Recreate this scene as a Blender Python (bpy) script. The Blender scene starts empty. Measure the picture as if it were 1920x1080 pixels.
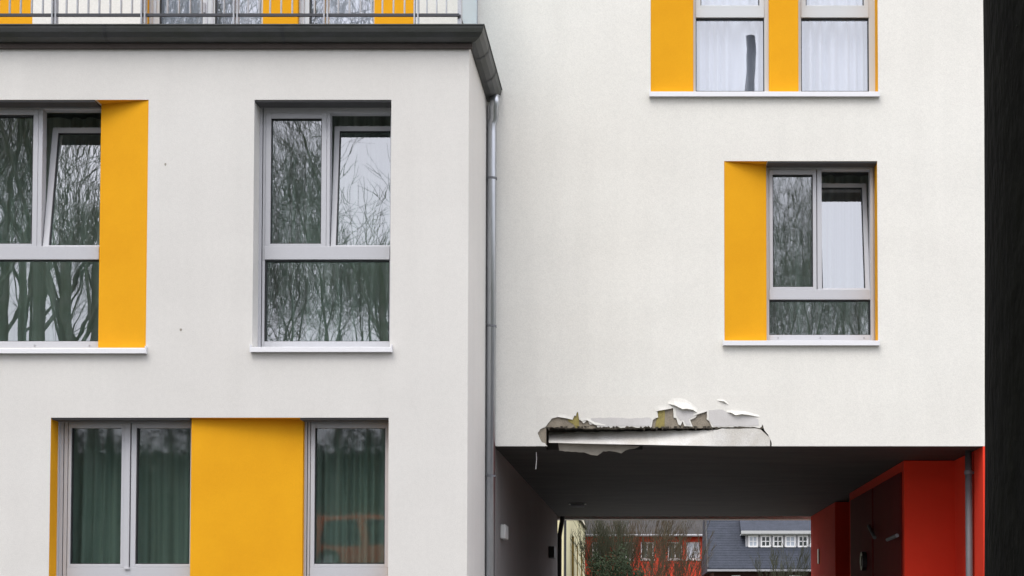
import bpy, bmesh, math, random
from mathutils import Vector, Matrix, noise
from mathutils.geometry import tessellate_polygon
sc = bpy.context.scene
COL = sc.collection
R = math.radians
random.seed(7)

# ------------------------------------------------------------------ camera
F, CX, CY, PITCH, CAMZ = 2830.0, 1213.0, 1055.2, R(2.0), 1.6
cam_d = bpy.data.cameras.new("camera")
cam = bpy.data.objects.new("camera", cam_d); COL.objects.link(cam)
cam_d.sensor_width = 36.0; cam_d.sensor_fit = 'HORIZONTAL'
cam_d.lens = 36.0 * F / 1920.0
cam_d.shift_x = -(CX - 960.0) / 1920.0
cam_d.shift_y = (CY - 540.0) / 1920.0
cam_d.clip_start = 0.1; cam_d.clip_end = 2000
cam.location = (0, 0, CAMZ); cam.rotation_euler = (R(90) + PITCH, 0, 0)
sc.camera = cam

# ------------------------------------------------------------------ sky, sun, exposure
SUN_EL, SUN_AZ = R(58), R(204)          # high, behind the camera, slightly left
world = bpy.data.worlds.new("World"); sc.world = world
world.use_nodes = True
nt = world.node_tree; nt.nodes.clear()
wo = nt.nodes.new('ShaderNodeOutputWorld'); bg = nt.nodes.new('ShaderNodeBackground')
sky = nt.nodes.new('ShaderNodeTexSky'); sky.sky_type = 'NISHITA'; sky.sun_disc = False
sky.sun_elevation = SUN_EL; sky.sun_rotation = SUN_AZ
sky.air_density = 1.0; sky.dust_density = 4.0; sky.ozone_density = 1.0
mixn = nt.nodes.new('ShaderNodeMix'); mixn.data_type = 'RGBA'; mixn.inputs[0].default_value = 0.93
mixn.inputs[7].default_value = (5.9, 5.95, 6.45, 1)   # the even cloud layer
nt.links.new(sky.outputs[0], mixn.inputs[6])
wtc = nt.nodes.new('ShaderNodeTexCoord'); wsx = nt.nodes.new('ShaderNodeSeparateXYZ'); wmr = nt.nodes.new('ShaderNodeMapRange')
wmr.inputs[1].default_value = 0; wmr.inputs[2].default_value = 1; wmr.inputs[3].default_value = .62; wmr.inputs[4].default_value = 1.15
wvm = nt.nodes.new('ShaderNodeVectorMath'); wvm.operation = 'SCALE'      # overcast sky: brighter towards the zenith
nt.links.new(wtc.outputs['Generated'], wsx.inputs[0]); nt.links.new(wsx.outputs[2], wmr.inputs[0])
nt.links.new(mixn.outputs[2], wvm.inputs[0]); nt.links.new(wmr.outputs[0], wvm.inputs['Scale']); nt.links.new(wvm.outputs[0], bg.inputs[0])
bg.inputs[1].default_value = 0.15
nt.links.new(bg.outputs[0], wo.inputs[0])
sun_d = bpy.data.lights.new("sun", 'SUN'); sun_d.energy = 0.7; sun_d.angle = R(30); sun_d.color = (1, .96, .9)
sun = bpy.data.objects.new("sun", sun_d); COL.objects.link(sun)
sun.rotation_euler = (R(90) - SUN_EL, 0, R(-24)); sun.location = (-4, -10, 30)
sc.view_settings.view_transform = 'Standard'; sc.view_settings.look = 'None'
sc.view_settings.exposure = 1.28; sc.view_settings.gamma = 1.0

# ------------------------------------------------------------------ pixel -> plane helpers (photo is 1920x1080)
def ray(px, py):
    a, b = px - CX, CY - py
    return Vector((a, F * math.cos(PITCH) - b * math.sin(PITCH), F * math.sin(PITCH) + b * math.cos(PITCH)))
def at(px, py, Y):
    d = ray(px, py); t = Y / d.y
    return Vector((d.x * t, Y, CAMZ + d.z * t))
def atz(px, py, Z):
    d = ray(px, py); t = (Z - CAMZ) / d.z
    return Vector((d.x * t, d.y * t, Z))
def XX(px, py, Y): return at(px, py, Y).x
def ZZ(py, px, Y): return at(px, py, Y).z
def rect(x0, y0, x1, y1, Y):
    xm, ym = (x0 + x1) / 2, (y0 + y1) / 2
    return XX(x0, ym, Y), XX(x1, ym, Y), ZZ(y1, xm, Y), ZZ(y0, xm, Y)

# ------------------------------------------------------------------ materials
def mat(name, color, rough=0.8, metal=0.0, noise_amt=0.0, noise_scale=5.0, bump=0.0, bump_scale=200.0,
        fine=0.0, color2=None, spec=0.5, trans=0.0, bdist=0.002, stretch=None):
    m = bpy.data.materials.new(name); m.use_nodes = True
    n = m.node_tree.nodes; l = m.node_tree.links
    p = n['Principled BSDF']
    p.inputs['Base Color'].default_value = (*color, 1)
    p.inputs['Roughness'].default_value = rough; p.inputs['Metallic'].default_value = metal
    p.inputs['Specular IOR Level'].default_value = spec
    tc = n.new('ShaderNodeTexCoord'); mp = n.new('ShaderNodeMapping')
    l.new(tc.outputs['Object'], mp.inputs[0])
    if stretch: mp.inputs['Scale'].default_value = stretch
    src = None
    if noise_amt > 0:
        nz = n.new('ShaderNodeTexNoise'); nz.inputs['Scale'].default_value = noise_scale
        nz.inputs['Detail'].default_value = 6; nz.inputs['Roughness'].default_value = .6
        l.new(mp.outputs[0], nz.inputs['Vector'])
        rp = n.new('ShaderNodeValToRGB'); rp.color_ramp.elements[0].position = .3; rp.color_ramp.elements[1].position = .7
        c2 = color2 if color2 else tuple(c * (1 - noise_amt) for c in color)
        rp.color_ramp.elements[0].color = (*c2, 1); rp.color_ramp.elements[1].color = (*color, 1)
        l.new(nz.outputs[0], rp.inputs[0]); src = rp.outputs[0]
    if fine > 0:
        nf = n.new('ShaderNodeTexNoise'); nf.inputs['Scale'].default_value = bump_scale; nf.inputs['Detail'].default_value = 2
        l.new(mp.outputs[0], nf.inputs['Vector'])
        mr = n.new('ShaderNodeMapRange'); mr.inputs[1].default_value = .25; mr.inputs[2].default_value = .75
        mr.inputs[3].default_value = 1 - fine; mr.inputs[4].default_value = 1 + fine * .5
        l.new(nf.outputs[0], mr.inputs[0])
        vm = n.new('ShaderNodeVectorMath'); vm.operation = 'SCALE'
        if src: l.new(src, vm.inputs[0])
        else: vm.inputs[0].default_value = color
        l.new(mr.outputs[0], vm.inputs['Scale']); src = vm.outputs[0]
    if src: l.new(src, p.inputs['Base Color'])
    if bump > 0:
        nb = n.new('ShaderNodeTexNoise'); nb.inputs['Scale'].default_value = bump_scale; nb.inputs['Detail'].default_value = 3
        l.new(mp.outputs[0], nb.inputs['Vector'])
        b = n.new('ShaderNodeBump'); b.inputs['Strength'].default_value = bump; b.inputs['Distance'].default_value = bdist
        l.new(nb.outputs[0], b.inputs['Height']); l.new(b.outputs[0], p.inputs['Normal'])
    if trans > 0:
        out = n['Material Output']; tr = n.new('ShaderNodeBsdfTranslucent'); mx = n.new('ShaderNodeMixShader')
        tr.inputs[0].default_value = (*color, 1); mx.inputs[0].default_value = trans
        l.new(p.outputs[0], mx.inputs[1]); l.new(tr.outputs[0], mx.inputs[2]); l.new(mx.outputs[0], out.inputs[0])
    return m

def glass_mat(name, f0=.3, rough=0.0, tint=(.80, .86, .84), wav=.0008, scale=2.0, fold=None):
    m = bpy.data.materials.new(name); m.use_nodes = True
    n = m.node_tree.nodes; l = m.node_tree.links; n.clear()
    out = n.new('ShaderNodeOutputMaterial'); mx = n.new('ShaderNodeMixShader')
    g = n.new('ShaderNodeBsdfGlossy'); g.inputs['Roughness'].default_value = rough; g.inputs[0].default_value = (.95, .97, 1, 1)
    t = n.new('ShaderNodeBsdfTransparent'); t.inputs[0].default_value = (*tint, 1)
    # Schlick reflectance on the outer face of the unit, clear on the way out
    geo = n.new('ShaderNodeNewGeometry'); dt = n.new('ShaderNodeVectorMath'); dt.operation = 'DOT_PRODUCT'
    l.new(geo.outputs['Normal'], dt.inputs[0]); l.new(geo.outputs['Incoming'], dt.inputs[1])
    def mth(op, a, b=None):
        q = n.new('ShaderNodeMath'); q.operation = op
        for i_, v_ in enumerate((a, b)):
            if v_ is None: continue
            if isinstance(v_, (int, float)): q.inputs[i_].default_value = v_
            else: l.new(v_, q.inputs[i_])
        return q.outputs[0]
    c_ = mth('ABSOLUTE', dt.outputs['Value']); k5 = mth('POWER', mth('SUBTRACT', 1.0, c_), 5.0)
    fz = mth('ADD', mth('MULTIPLY', k5, 1-f0), f0)
    fac = mth('MULTIPLY', fz, mth('SUBTRACT', 1.0, geo.outputs['Backfacing']))
    tc = n.new('ShaderNodeTexCoord'); nz = n.new('ShaderNodeTexNoise'); nz.inputs['Scale'].default_value = scale
    nz.inputs['Detail'].default_value = 1
    mpg = n.new('ShaderNodeMapping'); mpg.inputs['Scale'].default_value = (.6, 1, 1.4)
    l.new(tc.outputs['Object'], mpg.inputs[0]); l.new(mpg.outputs[0], nz.inputs['Vector'])
    b = n.new('ShaderNodeBump'); b.inputs['Strength'].default_value = 1; b.inputs['Distance'].default_value = wav
    l.new(nz.outputs[0], b.inputs['Height']); l.new(b.outputs[0], g.inputs['Normal'])
    l.new(fac, mx.inputs[0]); l.new(t.outputs[0], mx.inputs[1]); l.new(g.outputs[0], mx.inputs[2])
    l.new(mx.outputs[0], out.inputs[0]); return m

def render_mat(name, c, c2, stain=None):
    """mineral render: fine grain, faint broad tone changes, light vertical rain marks"""
    m = mat(name, c, .95, noise_amt=.05, noise_scale=.55, color2=c2, fine=.09, bump=.35, bump_scale=120, spec=.2, bdist=.003)
    n = m.node_tree.nodes; l = m.node_tree.links; p = n['Principled BSDF']
    tc = n.new('ShaderNodeTexCoord'); old = p.inputs['Base Color'].links[0].from_socket
    for scl, st_, lo in ((1.0, (4.5, 4.5, .35), .985), (1.0, (.9, .9, 1.6), .98), (1.0, (26, 26, 26), .985)):
        mp = n.new('ShaderNodeMapping'); mp.inputs['Scale'].default_value = st_
        nz = n.new('ShaderNodeTexNoise'); nz.inputs['Scale'].default_value = scl; nz.inputs['Detail'].default_value = 5
        mr = n.new('ShaderNodeMapRange'); mr.inputs[1].default_value = .38; mr.inputs[2].default_value = .62; mr.inputs[3].default_value = lo; mr.inputs[4].default_value = 1.01
        vm = n.new('ShaderNodeVectorMath'); vm.operation = 'SCALE'
        l.new(tc.outputs['Object'], mp.inputs[0]); l.new(mp.outputs[0], nz.inputs['Vector']); l.new(nz.outputs[0], mr.inputs[0])
        l.new(old, vm.inputs[0]); l.new(mr.outputs[0], vm.inputs['Scale']); old = vm.outputs[0]
    l.new(old, p.inputs['Base Color'])
    return m
M = {}
M['white'] = render_mat('white_render', (.785, .772, .718), (.765, .746, .69))
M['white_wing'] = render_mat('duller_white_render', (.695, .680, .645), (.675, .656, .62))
M['yellow'] = mat('yellow_render', (.80, .385, .012), .95, noise_amt=.1, noise_scale=1.6, color2=(.73, .335, .010), fine=.07, bump=.35, bump_scale=170, spec=.2, bdist=.003)
M['red'] = mat('red_render', (.84, .055, .024), .9, noise_amt=.1, noise_scale=1.5, color2=(.78, .047, .021), fine=.05, bump=.3, bump_scale=170, spec=.2, bdist=.003)
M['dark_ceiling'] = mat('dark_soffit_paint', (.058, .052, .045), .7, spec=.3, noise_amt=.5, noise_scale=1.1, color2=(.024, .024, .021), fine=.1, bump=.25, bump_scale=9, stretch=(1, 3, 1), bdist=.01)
M['frame'] = mat('grey_window_plastic', (.50, .505, .53), .45, fine=.03, bump_scale=90, bump=.05)
M['frame_light'] = mat('pale_window_plastic', (.56, .575, .58), .4)
M['gasket'] = mat('black_rubber_gasket', (.012, .014, .016), .6)
M['sill'] = mat('white_aluminium_sill', (.78, .78, .80), .35, fine=.03, bump_scale=60)
M['glass'] = glass_mat('window_glass', .30)
M['glass2'] = glass_mat('bright_window_glass', .32, tint=(.9, .92, .95))
M['glass_dark'] = glass_mat('ground_floor_glass', .10, rough=.028, tint=(.72, .78, .76))
M['zinc_dark'] = mat('weathered_dark_zinc', (.085, .088, .092), .5, .5, noise_amt=.35, noise_scale=3, color2=(.06, .065, .055), fine=.12, bump_scale=60, stretch=(1, 1, 3))
M['zinc'] = mat('galvanised_pipe', (.58, .60, .62), .28, .9, noise_amt=.35, noise_scale=3, color2=(.36, .38, .41), fine=.1, bump_scale=80, stretch=(1, 1, .15))
M['zinc_dull'] = mat('dull_grey_pipe', (.17, .175, .19), .6, .2, noise_amt=.2, noise_scale=4)
M['steel'] = mat('galvanised_railing', (.42, .43, .45), .38, .75, fine=.15, bump_scale=60)
M['steel_dark'] = mat('dark_railing_bar', (.05, .052, .06), .5, .3)
M['conduit'] = mat('pale_conduit', (.55, .55, .56), .5)
M['frost'] = mat('frosted_screen_glass', (.84, .90, .92), .25, noise_amt=.1, noise_scale=9, color2=(.72, .84, .88), stretch=(1, 6, .4), trans=.4)
M['insul'] = mat('exposed_insulation', (.34, .30, .235), .95, noise_amt=.4, noise_scale=9, color2=(.23, .195, .15), fine=.2, bump=.8, bump_scale=70, bdist=.006)
M['insul_y'] = mat('yellow_rotten_insulation', (.36, .30, .09), .95, noise_amt=.4, noise_scale=14, color2=(.25, .21, .085), fine=.2, bump=.8, bump_scale=70, bdist=.006)
M['base_coat'] = mat('damp_base_coat', (.64, .625, .61), .95, noise_amt=.1, noise_scale=6, color2=(.56, .54, .52), fine=.08, bump=.4, bump_scale=90)
M['raw_plaster'] = mat('raw_plaster', (.36, .33, .28), .95, noise_amt=.25, noise_scale=8, bump=.6, bump_scale=60)
M['broken_edge'] = mat('crumbling_edge', (.10, .085, .065), .95, noise_amt=.4, noise_scale=20)
M['cavity'] = mat('wet_cavity_board', (.07, .062, .05), .9, noise_amt=.4, noise_scale=10)
M['interior'] = mat('room_wall', (.30, .30, .29), .9)
M['roof'] = mat('roof_membrane', (.18, .18, .19), .9, noise_amt=.2, noise_scale=1)
M['curtain_green'] = mat('pale_green_curtain', (.50, .58, .53), .9, noise_amt=.5, noise_scale=3, stretch=(5, 1, .06), trans=.25)  # upright tone streaks paint fold shading into the cloth colour
M['curtain_sheer'] = mat('white_sheer_curtain', (.80, .81, .84), .9, noise_amt=.08, noise_scale=3, stretch=(5, 1, .3), trans=.25)
M['curtain_green_up'] = mat('grey_green_curtain', (.58, .64, .60), .9, noise_amt=.62, noise_scale=3.2, stretch=(5, 1, .06), trans=.25)  # strong upright streaks: shade of the folds put into the colour
M['asphalt'] = mat('asphalt', (.08, .08, .08), .9, noise_amt=.3, noise_scale=.6, fine=.3, bump_scale=40, bump=.3, bdist=.01)
M['grass_soil'] = mat('leaf_litter_ground', (.055, .05, .03), 1, noise_amt=.5, noise_scale=.7, color2=(.03, .045, .018), bump=.5, bump_scale=12, bdist=.04)
M['bark_black'] = mat('wet_black_bark', (.005, .0053, .0036), .95, noise_amt=.5, noise_scale=7, color2=(.0045, .0045, .004), fine=.35, bump_scale=45, bump=.9, bdist=.012, spec=.05, stretch=(1, 1, .35))
M['lichen'] = mat('grey_lichen', (.016, .017, .014), 1, noise_amt=.5, noise_scale=30, spec=.05)
M['bark'] = mat('grey_bark', (.25, .25, .22), .95, noise_amt=.4, noise_scale=2.5, color2=(.09, .13, .07), bump=.5, bump_scale=30, bdist=.01, spec=.1)
M['twig_red'] = mat('red_brown_twigs', (.085, .048, .026), .9, noise_amt=.4, noise_scale=2, color2=(.05, .05, .022))
M['twig_olive'] = mat('olive_twigs', (.05, .052, .025), .9, noise_amt=.4, noise_scale=2)
M['leaf'] = mat('dark_evergreen_leaf', (.018, .028, .012), .8, noise_amt=.5, noise_scale=1.2, color2=(.03, .045, .02), spec=.2)
M['cream'] = mat('cream_render', (.72, .66, .40), .95, noise_amt=.06, noise_scale=.8, fine=.04, bump_scale=30)
M['cream_pale'] = mat('pale_cream_render', (.75, .72, .55), .95, noise_amt=.05)
M['ochre'] = mat('ochre_reveal', (.36, .24, .05), .9)
M['slate'] = mat('slate_roof', (.050, .056, .075), .75, spec=.2, noise_amt=.3, noise_scale=3, color2=(.034, .040, .052), fine=.25, bump_scale=14, bump=.4, bdist=.02)
M['tile_grey'] = mat('grey_brown_roof', (.055, .05, .048), .85, noise_amt=.35, noise_scale=2, fine=.3, bump_scale=12, bump=.4, bdist=.02)
M['house_red'] = mat('red_house_render', (.72, .06, .025), .9, noise_amt=.15, noise_scale=1, fine=.05, bump_scale=20)
M['house_dark'] = mat('dark_brown_house_wall', (.06, .025, .022), .9, noise_amt=.2, noise_scale=1)
M['white_paint'] = mat('white_painted_trim', (.78, .78, .78), .5)
M['grey_trim'] = mat('grey_trim', (.34, .34, .36), .6)
M['black_plastic'] = mat('black_plastic', (.02, .02, .022), .5)
M['lamp_white'] = mat('opal_lamp_cover', (.6, .6, .58), .4)
M['orange_paint'] = mat('orange_car_paint', (.80, .17, .05), .25)
M['car_glass'] = mat('dark_car_glass', (.02, .03, .03), .05)
M['tyre'] = mat('black_tyre', (.02, .02, .02), .9)
M['rim'] = mat('silver_rim', (.5, .5, .5), .3, .8)
M['door_dark'] = mat('dark_red_door', (.04, .004, .004), .85, spec=.1)

# ------------------------------------------------------------------ mesh builder
WL = {}
class MB:
    def __init__(s): s.v = []; s.f = []; s.m = []
    def quad(s, a, b, c, d, m=0):
        i = len(s.v); s.v += [tuple(a), tuple(b), tuple(c), tuple(d)]; s.f.append((i, i+1, i+2, i+3)); s.m.append(m)
    def box(s, x0, x1, y0, y1, z0, z1, m=0):
        if x0 > x1: x0, x1 = x1, x0
        if y0 > y1: y0, y1 = y1, y0
        if z0 > z1: z0, z1 = z1, z0
        i = len(s.v)
        s.v += [(x0,y0,z0),(x1,y0,z0),(x1,y1,z0),(x0,y1,z0),(x0,y0,z1),(x1,y0,z1),(x1,y1,z1),(x0,y1,z1)]
        for q in ((0,3,2,1),(4,5,6,7),(0,1,5,4),(1,2,6,5),(2,3,7,6),(3,0,4,7)):
            s.f.append(tuple(i+k for k in q)); s.m.append(m)
        return s
    def prism(s, pts, d, m=0, mside=None):
        """closed polygon pts (3-D, planar, any winding) extruded by vector d"""
        d = Vector(d); i = len(s.v); n = len(pts)
        s.v += [tuple(p) for p in pts] + [tuple(Vector(p) + d) for p in pts]
        tri = tessellate_polygon([[Vector(p) for p in pts]])
        for t in tri:
            s.f.append((i+t[0], i+t[1], i+t[2])); s.m.append(m)
            s.f.append((i+n+t[2], i+n+t[1], i+n+t[0])); s.m.append(m)
        for k in range(n):
            s.f.append((i+k, i+(k+1) % n, i+n+(k+1) % n, i+n+k)); s.m.append(m if mside is None else mside)
        return s
    def tube(s, pts, rad, n=8, m=0, cap=True):
        pts = [Vector(p) for p in pts]
        if not isinstance(rad, (list, tuple)): rad = [rad] * len(pts)
        rings = []; ref = None
        for k, p in enumerate(pts):
            t = (pts[min(k+1, len(pts)-1)] - pts[max(k-1, 0)])
            if t.length < 1e-9: t = Vector((0,0,1))
            t.normalize()
            if ref is None: ref = Vector((1,0,0)) if abs(t.x) < .9 else Vector((0,1,0))
            u = (ref - t * ref.dot(t)).normalized(); w = t.cross(u); ref = u
            i = len(s.v)
            for a in range(n):
                an = 2*math.pi*a/n
                s.v.append(tuple(p + (u*math.cos(an) + w*math.sin(an)) * rad[k]))
            rings.append(i)
        for a, b in zip(rings, rings[1:]):
            for k in range(n):
                s.f.append((a+k, a+(k+1) % n, b+(k+1) % n, b+k)); s.m.append(m)
        if cap:
            s.f.append(tuple(rings[0]+k for k in reversed(range(n)))); s.m.append(m)
            s.f.append(tuple(rings[-1]+k for k in range(n))); s.m.append(m)
        return s
    def build(s, name, mats, parent=None, smooth=False, bevel=0, fix=True, origin=None):
        if not isinstance(mats, (list, tuple)): mats = [mats]
        mats = [M[x] if isinstance(x, str) else x for x in mats]
        xs = [p[0] for p in s.v]; ys = [p[1] for p in s.v]; zs = [p[2] for p in s.v]
        o = Vector(origin) if origin is not None else Vector(((min(xs)+max(xs))/2, (min(ys)+max(ys))/2, min(zs)))
        me = bpy.data.meshes.new(name)
        me.from_pydata([(x-o.x, y-o.y, z-o.z) for x, y, z in s.v], [], s.f)
        for mm in mats: me.materials.append(mm)
        me.polygons.foreach_set('material_index', s.m)
        if smooth: me.polygons.foreach_set('use_smooth', [True]*len(s.f))
        if fix:
            b = bmesh.new(); b.from_mesh(me)
            if fix == 'weld': bmesh.ops.remove_doubles(b, verts=b.verts, dist=1e-5)
            bmesh.ops.recalc_face_normals(b, faces=b.faces); b.to_mesh(me); b.free()
        me.update()
        ob = bpy.data.objects.new(name, me); COL.objects.link(ob)
        pw = Vector((0,0,0))
        if parent is not None:
            ob.parent = parent; pw = WL[parent.name]
        ob.location = o - pw; WL[ob.name] = o
        if bevel > 0:
            bv = ob.modifiers.new('bevel', 'BEVEL'); bv.width = bevel; bv.segments = 2; bv.limit_method = 'ANGLE'
        return ob
def empty(name, loc):
    o = bpy.data.objects.new(name, None); COL.objects.link(o); o.location = loc; o.empty_display_size = .3
    WL[o.name] = Vector(loc); return o
def tag(o, label, cat, group=None, kind=None):
    o['label'] = label; o['category'] = cat
    if group: o['group'] = group
    if kind: o['kind'] = kind
    return o
def struct(o): o['kind'] = 'structure'; return o

# ------------------------------------------------------------------ main dimensions
Y1, Y2, Y3 = 13.55, 15.10, 25.9
REV = 0.19
XW = XX(877.5, 600, Y1)                    # right corner of the projecting wing
XP = XX(926, 850, Y2)                    # left wall of the passage
XR = XX(1843, 842, Y2)                   # outer red wall
XR2 = XR; YR = 16.5
XI = XX(1695, 900, YR)                   # inner red wall
XE = XR + .40                            # right end of the building (behind the trunk)
ZC = ZZ(836.5, 1400, Y2)                 # underside of the bridge
ZG = ZZ(45, 600, Y1 - .15)               # gutter lip
ZWT = ZG - .02                           # top of wing wall
ZT = 11.2; XL = -9.6; YB = 27.0

def wall_holes(mb, x0, x1, z0, z1, ya, yb, holes, axis='x'):
    """wall slab between ya (front) and yb with rectangular holes; holes = (hx0,hx1,hz0,hz1,reveal material)"""
    xs = sorted(set([x0, x1] + [h[0] for h in holes if x0 < h[0] < x1] + [h[1] for h in holes if x0 < h[1] < x1]))
    zs = sorted(set([z0, z1] + [h[2] for h in holes if z0 < h[2] < z1] + [h[3] for h in holes if z0 < h[3] < z1]))
    def hole(a, b):
        if not (x0 < a < x1 and z0 < b < z1): return -1
        for k, h in enumerate(holes):
            if h[0] < a < h[1] and h[2] < b < h[3]: return k
        return None
    P = (lambda x, y, z: (x, y, z)) if axis == 'x' else (lambda x, y, z: (y, x, z))
    for i in range(len(xs)-1):
        for j in range(len(zs)-1):
            a, b, c, d = xs[i], xs[i+1], zs[j], zs[j+1]
            cx_, cz_ = (a+b)/2, (c+d)/2
            if hole(cx_, cz_) is not None: continue
            mb.quad(P(a,ya,c), P(b,ya,c), P(b,ya,d), P(a,ya,d)); mb.quad(P(a,yb,c), P(a,yb,d), P(b,yb,d), P(b,yb,c))
            def mi(h): return holes[h][4] if h is not None and h >= 0 else 0
            h = hole(a-1e-4, cz_)
            if h is not None: mb.quad(P(a,ya,c), P(a,ya,d), P(a,yb,d), P(a,yb,c), mi(h))
            h = hole(b+1e-4, cz_)
            if h is not None: mb.quad(P(b,ya,c), P(b,yb,c), P(b,yb,d), P(b,ya,d), mi(h))
            h = hole(cx_, c-1e-4)
            if h is not None: mb.quad(P(a,ya,c), P(a,yb,c), P(b,yb,c), P(b,ya,c), 0)
            h = hole(cx_, d+1e-4)
            if h is not None: mb.quad(P(a,ya,d), P(b,ya,d), P(b,yb,d), P(a,yb,d), 0)

# ------------------------------------------------------------------ the building
B = empty('apartment_building', (-2.5, 20.0, 0))
tag(B, 'white rendered apartment building with yellow window panels, projecting wing and red walled passage', 'building')

# openings, from the photograph
w1 = list(rect(-95, 187, 276, 652, Y1)); w1[0] = XX(-150, 420, Y1)
w2 = rect(477, 187, 732, 652, Y1); w2 = (XX(475, 420, Y1), XX(732.5, 420, Y1), w2[2], w2[3])
w3 = (XX(93.5, 930, Y1), XX(728, 930, Y1), 1.16, ZZ(783, 410, Y1))
w4 = rect(1358, 302, 1645.5, 640, Y2)
w5 = (XX(1220, 90, Y2), XX(1646, 90, Y2), ZZ(173, 1430, Y2), 9.78)
w6 = (XX(268, 20, Y2), XX(778, 20, Y2), 7.0, 9.6)
w7 = (XX(-330, 20, Y2), XX(61, 20, Y2), 7.0, 9.6)

mb = MB()
wall_holes(mb, XL, XW, 0, ZWT, Y1, Y1+.36, [(*w1, 1), (*w2, 0), (*w3, 1)])
mb.box(XW-.36, XW, Y1+.36, Y2, 0, ZWT)                                   # side wall of the wing
mb.box(XL, XL+.36, Y1+.36, YB, 0, ZWT)
mb.build('wing_wall', ['white_wing', 'yellow'], B, fix='weld')
# damaged area bounds on the bridge facade
DX0, DX1, DZ1 = XX(1005, 800, Y2), XX(1451, 800, Y2), ZZ(742, 1230, Y2)
mb = MB()
wall_holes(mb, XW, XE, ZC, ZT, Y2, Y2+.36, [(*w4, 1), (*w5, 1), (DX0, DX1, ZC-1, DZ1, 0)])
wall_holes(mb, XL, XW, ZWT-.4, ZT, Y2, Y2+.36, [(*w6, 1), (*w7, 1)])
mb.build('bridge_facade', ['white', 'yellow'], B, fix='weld')
mb = MB(); mb.box(XL, XE, YB-.36, YB, ZC+.004, ZT); mb.box(XL, XW-.02, YB-.36, YB, 0, ZC); mb.build('rear_wall', 'white', B)
mb = MB(); mb.box(XE-.36, XE-.002, Y2+.36, YB-.36, ZC+.30, ZT); mb.build('end_wall', 'white', B)
mb = MB(); mb.box(XL+.002, XL+.36, Y2+.36, YB-.36, ZWT, ZT); mb.build('end_wall', 'white', B)
mb = MB(); mb.box(XL-.1, XE+.1, Y2-.12, YB+.1, ZT, ZT+.22); mb.build('roof', 'zinc_dark', B)
mb = MB(); mb.box(XL+.36, XW-.36, Y1+.36, YB-.36, 3.75, 3.98); mb.build('floor_slab', 'interior', B)
mb = MB(); mb.box(XL+.0, XW-.002, Y1+.002, Y2-.002, ZWT, ZWT+.015); mb.build('terrace_deck', 'roof', B)
mb = MB(); mb.box(XL+.36, XW-.36, Y1+.36, YB-.36, ZWT-.3, ZWT-.004); mb.build('floor_slab', 'interior', B)
mb = MB(); mb.box(XL+.36, XE-.36, Y1+2.9, Y1+3.05, ZC+.31, ZT-.01); mb.box(XL+.36, XP-.4, Y1+2.9, Y1+3.05, .0, ZC+.3); mb.build('partition_wall', 'interior', B)
# passage: soffit, left wall, red walls
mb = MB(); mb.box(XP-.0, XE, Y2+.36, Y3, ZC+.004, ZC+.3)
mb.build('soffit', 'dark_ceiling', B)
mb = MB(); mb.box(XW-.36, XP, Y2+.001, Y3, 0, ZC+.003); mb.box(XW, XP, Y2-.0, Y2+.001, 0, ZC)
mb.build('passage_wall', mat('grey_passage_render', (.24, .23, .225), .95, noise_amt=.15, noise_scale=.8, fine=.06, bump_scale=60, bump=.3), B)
# red walls
ZD = 2.75
mb = MB()
mb.box(XR, XE, Y2+.0, YR, 0, ZC-.002)
mb.box(XI, XE, YR+.0, 20.95, 0, ZC-.002)
mb.box(XI+.35, XE, 20.95, 22.55, 0, ZC-.002)
mb.box(XI, XE, 22.55, Y3, 0, ZC-.002)
mb.build('red_wall', 'red', B, fix='weld')
mb = MB(); mb.box(XI+.30, XI+.348, 21.0, 22.5, 0.02, ZC-.01); d_ = mb.build('entrance_door', 'door_dark', B, bevel=.004)
mb = MB(); mb.box(XI+.24, XI+.298, 21.15, 21.19, .9, 1.9); mb.build('handle', 'steel', d_)
mb = MB()
for k in range(2): mb.box(XI-.02, XI-.001, 16.62+k*2.1, 18.62+k*2.1, .1, ZC-.12)
dp = mb.build('dark_red_panel', mat('darker_red_facing', (.15, .012, .011), .85, noise_amt=.2, noise_scale=2, spec=.15), B, bevel=.004)  # flat panels in a darker red over the inner passage wall
# small fittings in the passage
def on_wall_x(px, py, X):
    d = ray(px, py); t = X / d.x; return Vector((X, d.y*t, CAMZ + d.z*t))
def strut(pa, pb, X, r, name, m):
    a, b = on_wall_x(*pa, X), on_wall_x(*pb, X)
    mb = MB(); mb.tube([a, b], r, 8); return mb.build(name, m, B)
strut((1629, 986), (1640, 1008), XI-.07, .022, 'wall_lamp', 'zinc_dull')
strut((1664, 1012), (1682, 1004), XI-.08, .022, 'wall_lamp', 'zinc_dull')
c = on_wall_x(1622, 1052, XI-.03)
mb = MB(); mb.tube([c+Vector((.028,0,0)), c-Vector((.05,0,0))], .12, 20); q = mb.build('intercom', 'black_plastic', B)
mb = MB(); mb.tube([c-Vector((.051,0,0)), c-Vector((.06,0,0))], .07, 16); mb.build('dial', 'black_plastic', q)
c = on_wall_x(1533.5, 1043, XI-.02); mb = MB(); mb.box(c.x, c.x+.019, c.y-.06, c.y+.06, c.z-.12, c.z+.12); mb.build('wall_plate', 'steel', B, bevel=.004)
c = on_wall_x(949, 998, XP+.05)
mb = MB(); mb.box(XP+.001, XP+.06, c.y-.16, c.y+.16, c.z-.075, c.z+.075); mb.build('bulkhead_light', 'lamp_white', B, bevel=.012)
c = on_wall_x(1036, 1036, XP+.05)
mb = MB(); mb.box(XP+.001, XP+.09, c.y-.2, c.y+.2, c.z-.09, c.z+.09); mb.build('junction_box', 'black_plastic', B, bevel=.01)
c = atz(1083, 948, ZC-.03)
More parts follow.
